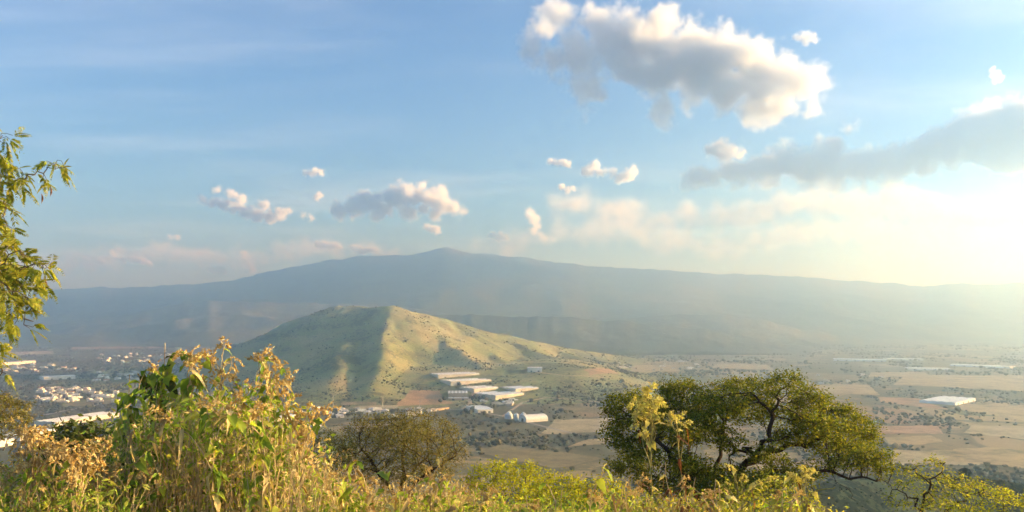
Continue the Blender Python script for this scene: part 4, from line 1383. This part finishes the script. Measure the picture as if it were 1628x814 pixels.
# ---- trees and scrub of the valley and the hill
def blob(seed, sub=2):
    import bmesh
    bm = bmesh.new()
    bmesh.ops.create_icosphere(bm, subdivisions=sub, radius=1.0)
    r = random.Random(seed)
    off = [Vector((r.uniform(-1, 1), r.uniform(-1, 1), r.uniform(-1, 1))).normalized() for _ in range(6)]
    for v in bm.verts:
        k = max(v.co.normalized().dot(o) for o in off)
        v.co *= 0.62 + 0.45 * max(0, k) ** 3 + r.uniform(-.13, .13)
        v.co.z = v.co.z * .8 + .55
    V = np.array([tuple(v.co) for v in bm.verts]); Fq = np.array([[v.index for v in f.verts] for f in bm.faces])
    bm.free()
    return V, Fq


BL = [blob(k, 1) for k in range(6)]
M_CANOPY = leaf_mat('valley_canopy', [(0, (0.035, 0.042, 0.016)), (0.4, (0.06, 0.066, 0.024)), (0.75, (0.10, 0.098, 0.034)), (1, (0.16, 0.14, 0.06))], 0.1, 0.8, 0.1)


def scatter(name, x, y, z, size, label):
    Vs = []; Fs = []; off = 0
    which = RNG.integers(0, len(BL), len(x))
    ang = RNG.uniform(0, 6.28, len(x))
    for k, (BV, BF) in enumerate(BL):
        i = np.where(which == k)[0]
        if not len(i): continue
        c, s = np.cos(ang[i]), np.sin(ang[i])
        sx = size[i] * RNG.uniform(.8, 1.3, len(i)); sz = size[i] * RNG.uniform(.7, 1.15, len(i))
        X = (BV[None, :, 0] * c[:, None] - BV[None, :, 1] * s[:, None]) * sx[:, None] + x[i][:, None]
        Y = (BV[None, :, 0] * s[:, None] + BV[None, :, 1] * c[:, None]) * sx[:, None] + y[i][:, None]
        Z = BV[None, :, 2] * sz[:, None] + z[i][:, None] - .2
        Vs.append(np.stack([X, Y, Z], -1).reshape(-1, 3))
        Fs.append((BF[None] + (np.arange(len(i)) * len(BV))[:, None, None]).reshape(-1, 3) + off)
        off += len(i) * len(BV)
    o = obj(name, mesh_np(name, np.concatenate(Vs), np.concatenate(Fs), M_CANOPY))
    tag(o, label, 'woodland', kind='stuff')


# keep buildings, roads and fields clear
CLEAR = []
for o in list(COL.objects):
    if o.parent is None and o.get('category') in ('shed', 'building', 'greenhouse', 'factory', 'barn', 'silo'):
        dims = [c for c in o.children if c.name.startswith('wall')]
        L_ = max((max(abs(v.co.x) for v in c.data.vertices) for c in dims), default=12); W_ = max((max(abs(v.co.y) for v in c.data.vertices) for c in dims), default=12)
        CLEAR.append((o.location.x, o.location.y, o.rotation_euler.z, L_ + 7, W_ + 7))


def is_clear(x, y):
    ok = np.ones(len(x), bool)
    for (cx, cy_, a, L_, W_) in CLEAR:
        dx, dy = x - cx, y - cy_
        u = dx * math.cos(a) + dy * math.sin(a); v = -dx * math.sin(a) + dy * math.cos(a)
        ok &= ~((np.abs(u) < L_) & (np.abs(v) < W_))
    return ok


FIELD_POLY = [np.array([(v.co.x, v.co.y) for v in (o.data.vertices[0], o.data.vertices[24], o.data.vertices[624], o.data.vertices[600])]) for o in COL.objects if o.name.startswith('field')]


def off_fields(x, y):
    ok = np.ones(len(x), bool)
    for pg in FIELD_POLY:
        ins = np.zeros(len(x), bool)
        for (x0, y0), (x1, y1) in zip(pg, np.roll(pg, -1, 0)):
            cond = ((y0 > y) != (y1 > y)) & (x < (x1 - x0) * (y - y0) / (y1 - y0 + 1e-9) + x0)
            ins ^= cond
        ok &= ~ins
    return ok


def project(x, y, z):
    dz = z - CAM_Z
    dep = y * CP + dz * SP
    return 814 + F * x / dep, 407 - F * (dz * CP - y * SP) / dep


n = 120000
yy = 820 + 5200 * RNG.random(n) ** 1.3
xx = (RNG.random(n) * 2 - 1) * 0.72 * yy
clump = fbm(xx / 110, yy / 150, 4, 71); big = fbm(xx / 700, yy / 900, 3, 72)
hedge = np.abs(vnoise(xx / 160, yy / 300, 73) - .5)
dens = smoothstep(0.50, 0.62, clump * .65 + big * .35 + 0.06 * smoothstep(400, -900, xx)) + 0.7 * (hedge < 0.012) + 0.02
zz = ground_h(xx, yy)
onhill = zz > plain_h(xx, yy) + 30
ppx, ppy = project(xx, yy, zz)
# the wood right of the sheds, the dark scrub below the barn, trees in the west partly in place of cloud shadow
for (cx, cy_, rx, ry, amt) in ((915, 632, 75, 24, .8), (860, 702, 110, 16, .8), (60, 604, 140, 16, .7), (760, 668, 60, 10, .6), (1560, 665, 110, 12, .35), (230, 585, 120, 14, .6), (560, 660, 120, 10, .5), (760, 640, 30, 12, .8)):
    dens = dens + amt * np.exp(-(((ppx - cx) / rx) ** 2 + ((ppy - cy_) / ry) ** 2) ** 2)
dens = dens * (1 - .55 * smoothstep(300, 1500, xx) * (clump < .6))
keep = (RNG.random(n) < dens * 0.75) & ~onhill & is_clear(xx, yy) & off_fields(xx, yy) & (yy > 850)
xx, yy, zz = xx[keep][:26000], yy[keep][:26000], zz[keep][:26000]
scatter('valley_woodland', xx, yy, zz, np.clip(RNG.lognormal(.95, .42, len(xx)), 1.0, 7.5) * (1 + (yy > 2600) * .3), 'dark trees and hedges scattered over the valley floor')
n = 60000
xx = RNG.uniform(-1200, 900, n); yy = RNG.uniform(1500, 3400, n)
zz = hill_at(xx, yy)
cl = fbm(xx / 80, yy / 80, 4, 81)
keep = (zz > 4) & (RNG.random(n) < smoothstep(.50, .68, cl) * .55 + .03 + .25 * smoothstep(70, 5, zz) * smoothstep(.42, .6, cl)) & is_clear(xx, yy) & off_fields(xx, yy)
xx, yy, zz = xx[keep][:14000], yy[keep][:14000], zz[keep][:14000]
scatter('hill_scrub', xx, yy, zz, np.clip(RNG.lognormal(.5, .42, len(xx)), .8, 5.0), 'dark bushes dotted over the slopes of the hill')
# scrub on the shaded spur at the lower right
n = 60000
xx = RNG.uniform(40, 420, n); yy = RNG.uniform(90, 640, n)
zz = near_h(xx, yy)
cl = fbm(xx / 25, yy / 25, 3, 91)
keep = RNG.random(n) < smoothstep(.40, .62, cl) * .5 + .05
xx, yy, zz = xx[keep][:14000], yy[keep][:14000], zz[keep][:14000]
scatter('slope_scrub', xx, yy, zz, RNG.uniform(.25, .8, len(xx)), 'low scrub on the shaded slope at the lower right')

# single trees one can tell apart round the sheds
CT = [blob(50 + k, 2) for k in range(3)]
CTM = [mesh_np('single_tree', V, Fq, M_CANOPY) for V, Fq in CT]
for (x, y, s) in ((730, 613, 5.5), (747, 634, 5), (751, 636, 5), (757, 634, 6), (763, 636, 5.5), (768, 633, 5), (773, 637, 5), (741, 656, 6), (748, 658, 5), (752, 655, 7), (735, 660, 5), (770, 660, 5), (786, 648, 4.5),
                  (795, 640, 5), (845, 640, 6), (856, 643, 5), (700, 640, 5), (706, 636, 5)):
    q = on_ground(x, y)
    o = obj('round_valley_tree', rnd.choice(CTM), loc=q, rz=rnd.uniform(0, 6))
    o.scale = (s, s, s * 1.25)
    tag(o, 'single dark tree standing between the sheds and the farm', 'tree', 'trees between the sheds and the farm')
q = P(1535, 757, 452)
o = obj('round_valley_tree', CTM[1], loc=(q.x, q.y, float(near_h(q.x, q.y)) - .2), rz=1.0)
o.scale = (4.2, 4.2, 4.0)
tag(o, 'lone dark round tree on the crest of the shaded spur at right', 'tree')
# ================================================================== weeds and dry growth close to the camera
def leaf_blade(name, mat, ln=1.0, wd=0.32, droop=0.5, fold=0.25, lobes=0, seed=0):
    """one leaf: two halves folded along the midrib, drooping to the tip"""
    r = random.Random(seed)
    n = 7
    V = []; Fq = []
    for i in range(n + 1):
        t = i / n
        w = wd * (math.sin(math.pi * min(1, (t * .92 + .06)) ** .8)) * (1 + (0.35 * math.sin(t * lobes * math.pi * 2) if lobes else 0))
        if i == n: w = 0.004
        x = ln * (t - .18 * droop * t * t)
        z = -ln * droop * t * t + .02 * math.sin(5 * t + seed)
        cu = r.uniform(-.05, .05) * ln
        V += [(x, -w, z + w * fold + cu), (x, 0, z), (x, w, z + w * fold - cu)]
    for i in range(n):
        a = 3 * i
        Fq += [(a, a + 1, a + 4, a + 3), (a + 1, a + 2, a + 5, a + 4)]
    m = MB().add(V, Fq)
    return m.mesh(name, mat, True)


def head_mesh(mat, seed, size=1.0, petals=26):
    """a dried flower head: papery bracts round several small knobs"""
    rs = np.random.default_rng(seed)
    cen = rs.normal(0, .32, (5, 3)); cen[:, 2] *= .5
    c = np.repeat(cen, petals // 5 + 1, 0)
    d = rs.normal(0, 1, c.shape); d[:, 2] = np.abs(d[:, 2]) * .5 - .2
    nr = rs.normal(0, 1, c.shape)
    V, Fq = leaf_quads(c, d, nr, rs.uniform(.28, .6, len(c)), rs.uniform(.14, .34, len(c)), .55, .12)
    return mesh_np('flower_head', V * size, Fq, mat)


LEAF_G = [leaf_blade('leaf', M_WEED, 1, w, d, f, lo, k) for k, (w, d, f, lo) in enumerate([(.22, .9, .3, 0), (.26, .6, .4, 0), (.20, 1.2, .5, 2), (.28, .8, .2, 3)])]
LEAF_D = [leaf_blade('leaf', M_DARKLEAF, 1, w, d, f, lo, 20 + k) for k, (w, d, f, lo) in enumerate([(.26, 1.1, .4, 0), (.24, .8, .3, 2)])]
LEAF_Y = [leaf_blade('leaf', M_YHEAD, 1, w, d, f, lo, 30 + k) for k, (w, d, f, lo) in enumerate([(.24, .7, .4, 2), (.2, .4, .3, 0)])]
LEAF_T = [leaf_blade('leaf', M_DRY, 1, w, d, f, lo, 40 + k) for k, (w, d, f, lo) in enumerate([(.16, 1.6, .9, 2), (.12, 2.0, 1.0, 0), (.2, 1.3, .8, 3)])]
LEAF_B = [leaf_blade('leaf', M_BROWN, 1, w, d, f, lo, 50 + k) for k, (w, d, f, lo) in enumerate([(.18, 1.5, .8, 2), (.16, 1.9, .9, 0)])]
HEADS = [head_mesh(M_HEAD, k) for k in range(5)]
YHEADS = [head_mesh(M_YHEAD, 30 + k) for k in range(4)]


def stem_path(a, b, n, wob, rr, curve=(0, 0, 0)):
    pts = []
    o = [rr.uniform(0, 6.28) for _ in range(4)]
    for i in range(n):
        t = i / (n - 1)
        q = a.lerp(b, t)
        q = q + Vector((math.sin(t * 7 + o[0]) + .5 * math.sin(t * 17 + o[1]), math.sin(t * 6 + o[2]), .3 * math.sin(t * 9 + o[3]))) * (wob * t * (1 if i < n - 1 else .3))
        q = q + Vector(curve) * (math.sin(math.pi * t))
        pts.append(q)
    return pts


def put(mesh, name, root, base, loc, d, size, rr, roll=None):
    d = Vector(d).normalized()
    q = d.to_track_quat('X', 'Z')
    o = bpy.data.objects.new(name, mesh)
    COL.objects.link(o)
    o.parent = root
    o.location = loc - base
    e = q.to_matrix().to_4x4() @ Matrix.Rotation(rr.uniform(-.7, .7) if roll is None else roll, 4, 'X')
    o.rotation_euler = e.to_euler()
    s = size
    o.scale = (s, s * rr.uniform(.8, 1.2), s * rr.uniform(.8, 1.2))
    return o


def weed(name, label, Y, top, foot, seed, stems=None, leaf_sets=((LEAF_G, 1.0),), n_leaf=22, leaf_size=.12, heads=(), head_meshes=HEADS, head_size=.07,
         r0=.009, mat=M_STEM, t_leaf=(.35, .97), wob=.03, group=None, side=4, cat='weed'):
    """a stalk plant: main stem from the ground to `top` (px), side shoots, leaves, dried heads at `heads` (px)"""
    rr = random.Random(seed)
    gx_ = (foot - 814) / F * Y
    base = Vector((gx_, Y + rr.uniform(-.2, .2), 0)); base.z = float(near_h(base.x, base.y)) - .03
    tp = P(top[0], top[1], Y)
    root = empty(name, base)
    tag(root, label, cat, group)
    nodes = []; par = []; rad = []
    main = stem_path(base, tp, 16, wob, rr)
    for i, q in enumerate(main):
        nodes.append(tuple(q - base)); par.append(i - 1); rad.append(r0 * (1 - .72 * i / 15))
    spots = [(main[int(t * 15)], None) for t in [rr.uniform(*t_leaf) for _ in range(n_leaf)]]
    ends = [main[-1]]
    # side shoots towards each head, and a few more
    goals = [P(h[0], h[1], Y + rr.uniform(-.15, .15)) for h in heads] + [main[k] + Vector((rr.uniform(-.22, .22), rr.uniform(-.22, .22), rr.uniform(.12, .4))) for k in [rr.randint(6, 13) for _ in range(side)]]
    shoot_pts = []
    for gi_, g in enumerate(goals):
        best = min(range(4, 15), key=lambda i: abs((main[i] - g).length - .32) + (0 if main[i].z < g.z else .4))
        pts = stem_path(main[best], g, 7, .02, rr, (0, 0, .03))
        prev = best
        for i, q in enumerate(pts[1:]):
            nodes.append(tuple(q - base)); par.append(prev); rad.append(r0 * .5 * (1 - .6 * i / 6)); prev = len(nodes) - 1
            shoot_pts.append(q)
        ends.append(pts[-1])
    obj('stem', tube_mesh('stem', nodes, np.array(par), np.array(rad), mat, 5), root)
    tot = sum(w for _, w in leaf_sets)
    for k in range(n_leaf):
        q = rr.choice(shoot_pts) if shoot_pts and rr.random() < .55 else main[min(15, int(rr.uniform(*t_leaf) * 15))]
        x = rr.random() * tot
        for ms, w in leaf_sets:
            x -= w
            if x <= 0: break
        a = rr.uniform(0, 6.28)
        put(rr.choice(ms), 'leaf', root, base, q, (math.cos(a), math.sin(a), rr.uniform(-.5, .5)), leaf_size * rr.uniform(.6, 1.25), rr)
    for i, h in enumerate(heads):
        e = goals[i]
        for j in range(3):
            put(rr.choice(head_meshes), 'flower_head', root, base, e + Vector((rr.uniform(-1, 1), rr.uniform(-1, 1), rr.uniform(-.7, .7))) * head_size * .8, (rr.uniform(-1, 1), rr.uniform(-1, 1), .8), head_size * rr.uniform(.6, 1.1), rr)
    return root


GW = 'tall drying weeds at the left'
TAN = ((LEAF_G, .68), (LEAF_T, .32))
weed('tall_weed', 'tallest green-topped weed with bunched drooping leaves at the left', 6.0, (262, 545), 268, 1, n_leaf=90, leaf_size=.12, leaf_sets=((LEAF_G, .75), (LEAF_D, .15)), heads=((243, 612), (284, 562), (238, 598)), t_leaf=(.6, 1), group=GW)
weed('tall_weed', 'weed with dark hooked leaves leaning out at the far left of the thicket', 5.8, (206, 596), 228, 2, n_leaf=70, leaf_size=.13, leaf_sets=((LEAF_G, .8), (LEAF_D, .25)), heads=((232, 590),), t_leaf=(.55, 1), group=GW)
weed('tall_weed', 'slender dried weed with spiky brown flower heads reaching highest in the middle of the thicket', 6.1, (357, 552), 352, 3, n_leaf=26, leaf_size=.09, leaf_sets=TAN, heads=((358, 545), (340, 566), (370, 572), (350, 590), (345, 574)), t_leaf=(.5, .95), group=GW, head_size=.062)
weed('tall_weed', 'leafy weed with orange-brown heads just right of the tallest one', 5.9, (303, 572), 305, 4, n_leaf=72, leaf_size=.13, leaf_sets=((LEAF_G, .7), (LEAF_T, .3)), heads=((296, 566), (312, 567), (325, 568), (305, 575)), t_leaf=(.5, 1), group=GW)
weed('tall_weed', 'weed with many orange-brown heads at the right shoulder of the thicket', 6.0, (430, 578), 418, 5, n_leaf=76, leaf_size=.12, leaf_sets=TAN, heads=((414, 564), (437, 572), (447, 586), (425, 590), (452, 602), (405, 566)), t_leaf=(.5, 1), group=GW)
weed('tall_weed', 'weed with a pale thin arching side stem between the middle and right shoulder', 5.9, (385, 606), 388, 6, n_leaf=44, leaf_size=.11, leaf_sets=TAN, heads=((400, 608), (372, 600), (330, 600), (380, 630)), group=GW)
weed('tall_weed', 'yellowing weed with hanging leaves beside the right shoulder', 5.7, (455, 618), 445, 7, n_leaf=70, leaf_size=.13, leaf_sets=((LEAF_G, .8), (LEAF_T, .2)), heads=((440, 612), (462, 626)), group=GW)
weed('tall_weed', 'bleached weed with brown papery heads at the right end of the thicket', 5.6, (488, 650), 478, 8, n_leaf=46, leaf_size=.10, leaf_sets=((LEAF_T, .8), (LEAF_G, .2)), heads=((475, 652), (500, 648), (515, 655), (462, 662), (490, 668), (482, 690)), t_leaf=(.4, 1), group=GW)
weed('tall_weed', 'half-dry weed low at the front of the thicket, left', 5.2, (250, 660), 250, 9, n_leaf=80, leaf_size=.11, leaf_sets=TAN, heads=((240, 655), (268, 668)), group=GW)
weed('tall_weed', 'half-dry weed low at the front of the thicket, centre', 5.0, (340, 650), 335, 10, n_leaf=90, leaf_size=.10, leaf_sets=TAN, heads=((330, 640), (362, 652)), group=GW)
weed('tall_weed', 'half-dry weed low at the front of the thicket, right', 5.1, (420, 662), 410, 11, n_leaf=84, leaf_size=.11, leaf_sets=((LEAF_G, .7), (LEAF_T, .3)), heads=((410, 655),), group=GW)
GD = 'dried flower shrubs in the lower left corner'
for i, (x, y, ft, lab) in enumerate([(120, 712, 110, 'dried shrub with dense orange flower heads in front of the dark green bush'), (62, 690, 55, 'dried orange flower stalk at the left under the factory roofs'),
                                     (40, 745, 30, 'orange-brown dried flower shrub in the lower left corner'), (95, 760, 95, 'low dried flower shrub at the bottom, right of the corner one'), (150, 735, 140, 'dried flower stalk leaning right, beside the tall weeds')]):
    rr = random.Random(60 + i)
    hs = [(x + rr.gauss(0, 24), y + abs(rr.gauss(0, 26)) - 6) for _ in range(16)]
    weed('dried_flower_shrub', lab, 4.6 + .15 * i, (x, y), ft, 70 + i, n_leaf=34, leaf_size=.08, leaf_sets=((LEAF_T, .6), (LEAF_G, .5)), heads=hs, head_size=.06, group=GD, side=6)
GM = 'weeds in the middle of the foreground'
weed('green_weed', 'bright green upright weed below the rounded olive tree', 6.5, (610, 735), 612, 81, n_leaf=40, leaf_size=.14, leaf_sets=((LEAF_G, .7), (LEAF_Y, .5)), group=GM, t_leaf=(.5, 1))
weed('green_weed', 'drooping green and tan weed left of the bright upright one', 6.3, (555, 738), 552, 82, n_leaf=46, leaf_size=.13, leaf_sets=((LEAF_G, .6), (LEAF_T, .5)), group=GM, t_leaf=(.4, 1))
weed('green_weed', 'small yellow weed below the yellow-green bushes', 6.0, (720, 775), 722, 83, n_leaf=36, leaf_size=.1, leaf_sets=((LEAF_Y, .7), (LEAF_G, .5)), group=GM)
weed('green_weed', 'yellow-leaved weed at the bottom near the picture centre', 5.5, (895, 772), 890, 84, n_leaf=30, leaf_size=.09, leaf_sets=((LEAF_Y, .7), (LEAF_G, .5)), group=GM)
GS = 'yellow-topped stalks before the acacia'
weed('flower_stalk', 'tallest yellow-topped stalk in front of the acacia', 7.0, (1030, 628), 1036, 91, n_leaf=30, leaf_size=.085, leaf_sets=((LEAF_Y, .7), (LEAF_B, .4)),
     heads=((1030, 625), (1018, 640), (1042, 640), (1010, 650), (1046, 655), (1034, 634), (1012, 668), (1015, 684), (1040, 660), (1024, 630), (1038, 646), (1022, 655)), head_meshes=YHEADS, head_size=.085, r0=.013, mat=M_GSTEM, t_leaf=(.1, .75), group=GS, wob=.015, side=2)
weed('flower_stalk', 'second yellow-topped stalk, just right of the tallest', 7.0, (1076, 662), 1098, 92, n_leaf=26, leaf_size=.08, leaf_sets=((LEAF_Y, .5), (LEAF_B, .6)),
     heads=((1072, 660), (1080, 664), (1090, 672), (1068, 668)), head_meshes=YHEADS, head_size=.065, r0=.012, mat=M_GSTEM, t_leaf=(.1, .7), group=GS, wob=.02, side=2)
weed('flower_stalk', 'yellow-topped stalk low at the right, before the acacia branches', 6.6, (1278, 752), 1284, 93, n_leaf=14, leaf_size=.09, leaf_sets=((LEAF_Y, .9), (LEAF_B, .1)),
     heads=((1270, 750), (1282, 748), (1290, 756), (1262, 758), (1276, 760)), head_meshes=YHEADS, head_size=.07, r0=.013, mat=M_GSTEM, group=GS, wob=.01, side=2)
weed('flower_stalk', 'branching pale stalk in front of the acacia trunk', 6.8, (1168, 745), 1200, 94, n_leaf=16, leaf_size=.08, leaf_sets=((LEAF_Y, .9), (LEAF_B, .1)),
     heads=((1166, 748), (1180, 762), (1210, 770), (1226, 764), (1150, 770)), head_meshes=YHEADS, head_size=.05, r0=.011, mat=M_GSTEM, group=GS, wob=.02, side=5)
weed('flower_stalk', 'withered stalk with red-brown leaves below the two tall stalks', 6.8, (1060, 735), 1062, 95, n_leaf=54, leaf_size=.075, leaf_sets=((LEAF_B, .9), (LEAF_Y, .2)), heads=((1088, 765), (1020, 770)), mat=M_STEM, group=GS, wob=.03, side=5, t_leaf=(.3, 1))
weed('flower_stalk', 'withered brown stalk at the bottom right of the two tall stalks', 6.4, (1105, 760), 1100, 96, n_leaf=50, leaf_size=.07, leaf_sets=((LEAF_B, .7), (LEAF_T, .4)), heads=(), mat=M_STEM, group=GS, wob=.03, side=5, t_leaf=(.3, 1))


rr_ = random.Random(400)
for i, (x, y, Yd, kind, lab) in enumerate([
    (520, 742, 6.2, 0, 'tan curled weed at the right foot of the thicket'), (585, 760, 5.8, 0, 'tan curled weed between the drooping and the upright green weeds'),
    (645, 765, 6.0, 0, 'dry curled weed right of the upright green weed'), (685, 742, 6.6, 0, 'pale dry plume-like weed below the right side of the olive tree'),
    (755, 785, 5.6, 1, 'yellow-green weed at the bottom below the first yellow bush'), (835, 788, 5.7, 0, 'dry weed at the bottom below the yellow bushes'),
    (945, 778, 5.6, 1, 'leafy weed at the bottom left of the tall yellow stalks'), (990, 770, 6.0, 0, 'dry weed just left of the tall yellow stalks'),
    (1140, 772, 6.0, 1, 'leafy pale weed between the withered and the branching stalks'), (1238, 778, 6.0, 1, 'leafy pale weed left of the low right stalk'),
    (30, 775, 4.6, 1, 'yellow-green weed at the bottom of the lower left corner'), (210, 745, 5.0, 1, 'green and tan weed at the left foot of the thicket')]):
    weed('low_weed', lab, Yd, (x, y), x + rr_.uniform(-12, 12), 420 + i, n_leaf=70, leaf_size=.085, leaf_sets=((LEAF_T, .7), (LEAF_G, .3)) if kind == 0 else ((LEAF_G, .7), (LEAF_Y, .3), (LEAF_T, .2)),
         heads=[(x + rr_.gauss(0, 18), y + abs(rr_.gauss(0, 16))) for _ in range(4)], head_size=.045, side=9, t_leaf=(.3, 1), group='low weeds along the bottom')


# ---- tangles of dry grass, vines and small leaves along the bottom
def tangle(name, label, px0, px1, Yr, top, n, mat, ln, width, leaves=None, n_leaves=0, leaf_ln=.05, seed=1, curl=1.0, spread=26):
    """many thin curling blades rooted in the slope; top(px) gives the row they reach"""
    rs = np.random.default_rng(seed)
    Y = rs.uniform(Yr[0], Yr[1], n)
    px = rs.uniform(px0, px1, n)
    x = (px - 814) / F * Y
    zg = near_h(x, Y)
    row = top(px) + rs.gamma(1.3, spread, n)
    zt = CAM_Z - (row - 500) / F * Y
    root = np.stack([x, Y, np.maximum(zg, zt - ln * rs.uniform(.8, 1.6, n))], -1)
    tip = np.stack([x + rs.normal(0, .10, n), Y + rs.normal(0, .10, n), zt], -1)
    K = 7
    t = np.linspace(0, 1, K)
    ph = rs.uniform(0, 6.28, (n, 2)); fr = rs.uniform(2, 6, (n, 2)); am = rs.uniform(.02, .09, (n, 1)) * curl
    P_ = root[:, None] * (1 - t)[None, :, None] + tip[:, None] * t[None, :, None]
    P_[:, :, 0] += am * np.sin(fr[:, :1] * t + ph[:, :1]) * t
    P_[:, :, 1] += am * np.sin(fr[:, 1:] * t + ph[:, 1:]) * t
    bendover = rs.random(n) ** 2 * .16 * curl
    P_[:, :, 2] -= bendover[:, None] * smoothstep(.6, 1, t)[None] ** 1.5
    P_[:, :, 0] += (rs.choice([-1, 1], n) * bendover)[:, None] * smoothstep(.5, 1, t)[None]
    w = width * rs.uniform(.6, 1.5, n)
    sd = norm(np.stack([rs.normal(0, 1, n), rs.normal(0, 1, n), np.zeros(n)], -1))
    wt = (1 - t * .8)[None, :, None] * w[:, None, None] * .5
    A = P_ - sd[:, None] * wt; B = P_ + sd[:, None] * wt
    V = np.stack([A, B], 2).reshape(-1, 3)
    b = (np.arange(n) * K * 2)[:, None] + (np.arange(K - 1) * 2)[None]
    Fq = np.stack([b, b + 1, b + 3, b + 2], -1).reshape(-1, 4)
    c0 = np.array([((px0 + px1) / 2 - 814) / F * np.mean(Yr), np.mean(Yr), 0]); c0[2] = float(near_h(c0[0], c0[1]))
    r0 = empty(name, tuple(c0))
    tag(r0, label, 'grass' if 'grass' in name else 'undergrowth', kind='stuff')
    obj('blades', mesh_np('blades', V - c0, Fq, mat), r0)['kind'] = 'stuff'
    if leaves is not None:
        i = rs.integers(0, n, n_leaves); k = rs.integers(2, K, n_leaves)
        c = P_[i, k] + rs.normal(0, .025, (n_leaves, 3))
        d = rs.normal(0, 1, (n_leaves, 3)); d[:, 2] -= .5
        V, Fq = leaf_quads(c, d, rs.normal(0, 1, (n_leaves, 3)) + np.array([0, 0, .5]), leaf_ln * rs.uniform(.5, 1.4, n_leaves), leaf_ln * .42 * rs.uniform(.5, 1.4, n_leaves), .45, .1)
        obj('leaves', mesh_np('leaves', V - c0, Fq, leaves), r0)['kind'] = 'stuff'
    return r0


def rows(pts):
    xs = [p[0] for p in pts]; ys = [p[1] for p in pts]
    return lambda p: np.interp(p, xs, ys)


tangle('thicket_undergrowth', 'dense yellow-green leafy tangle filling the tall weed thicket at left', 175, 500, (5.2, 7.0), rows([(175, 690), (200, 640), (260, 600), (330, 610), (400, 600), (450, 625), (480, 670), (500, 720)]), 1300, M_STEM, .5, .006, M_WEED, 7000, .062, 1, spread=70)
tangle('thicket_undergrowth', 'dry tan curled leaves hanging in the tall weed thicket', 180, 520, (5.0, 6.6), rows([(180, 720), (220, 660), (300, 620), (400, 615), (460, 645), (520, 690)]), 800, M_STEM, .5, .005, M_DRY, 3000, .045, 2, spread=60)
tangle('corner_undergrowth', 'yellow-green leafy tangle in the lower left corner', -30, 200, (4.4, 6.5), rows([(-30, 735), (40, 738), (100, 745), (200, 740)]), 1500, M_STEM, .5, .006, M_WEED, 8500, .05, 3)
tangle('dry_grass', 'dry tan grass and vines below the rounded olive tree', 470, 760, (6.0, 11.0), rows([(470, 720), (520, 728), (560, 750), (640, 765), (700, 745), (760, 770)]), 3600, M_GRASS, .7, .008, M_DRY, 8000, .055, 4, curl=1.8, spread=34)
tangle('dry_grass', 'dry brown grass along the bottom below the yellow-green bushes', 700, 1130, (5.5, 9.0), rows([(700, 775), (800, 792), (900, 795), (1000, 785), (1130, 775)]), 2600, M_GRASS, .6, .007, M_DRY, 5500, .05, 5, curl=1.8)
tangle('leafy_undergrowth', 'low yellow-green leaves among the grass along the bottom centre', 480, 1010, (5.5, 8.5), rows([(480, 755), (560, 772), (640, 778), (760, 778), (900, 786), (1010, 775)]), 2200, M_GSTEM, .5, .006, M_WEED, 15000, .055, 6, curl=1.5)
tangle('leafy_undergrowth', 'yellow-green undergrowth along the bottom below the acacia', 1000, 1330, (6.0, 9.0), rows([(1000, 770), (1060, 775), (1150, 785), (1250, 790), (1330, 800)]), 2600, M_GSTEM, .5, .006, M_ACACIA2, 10000, .05, 7)
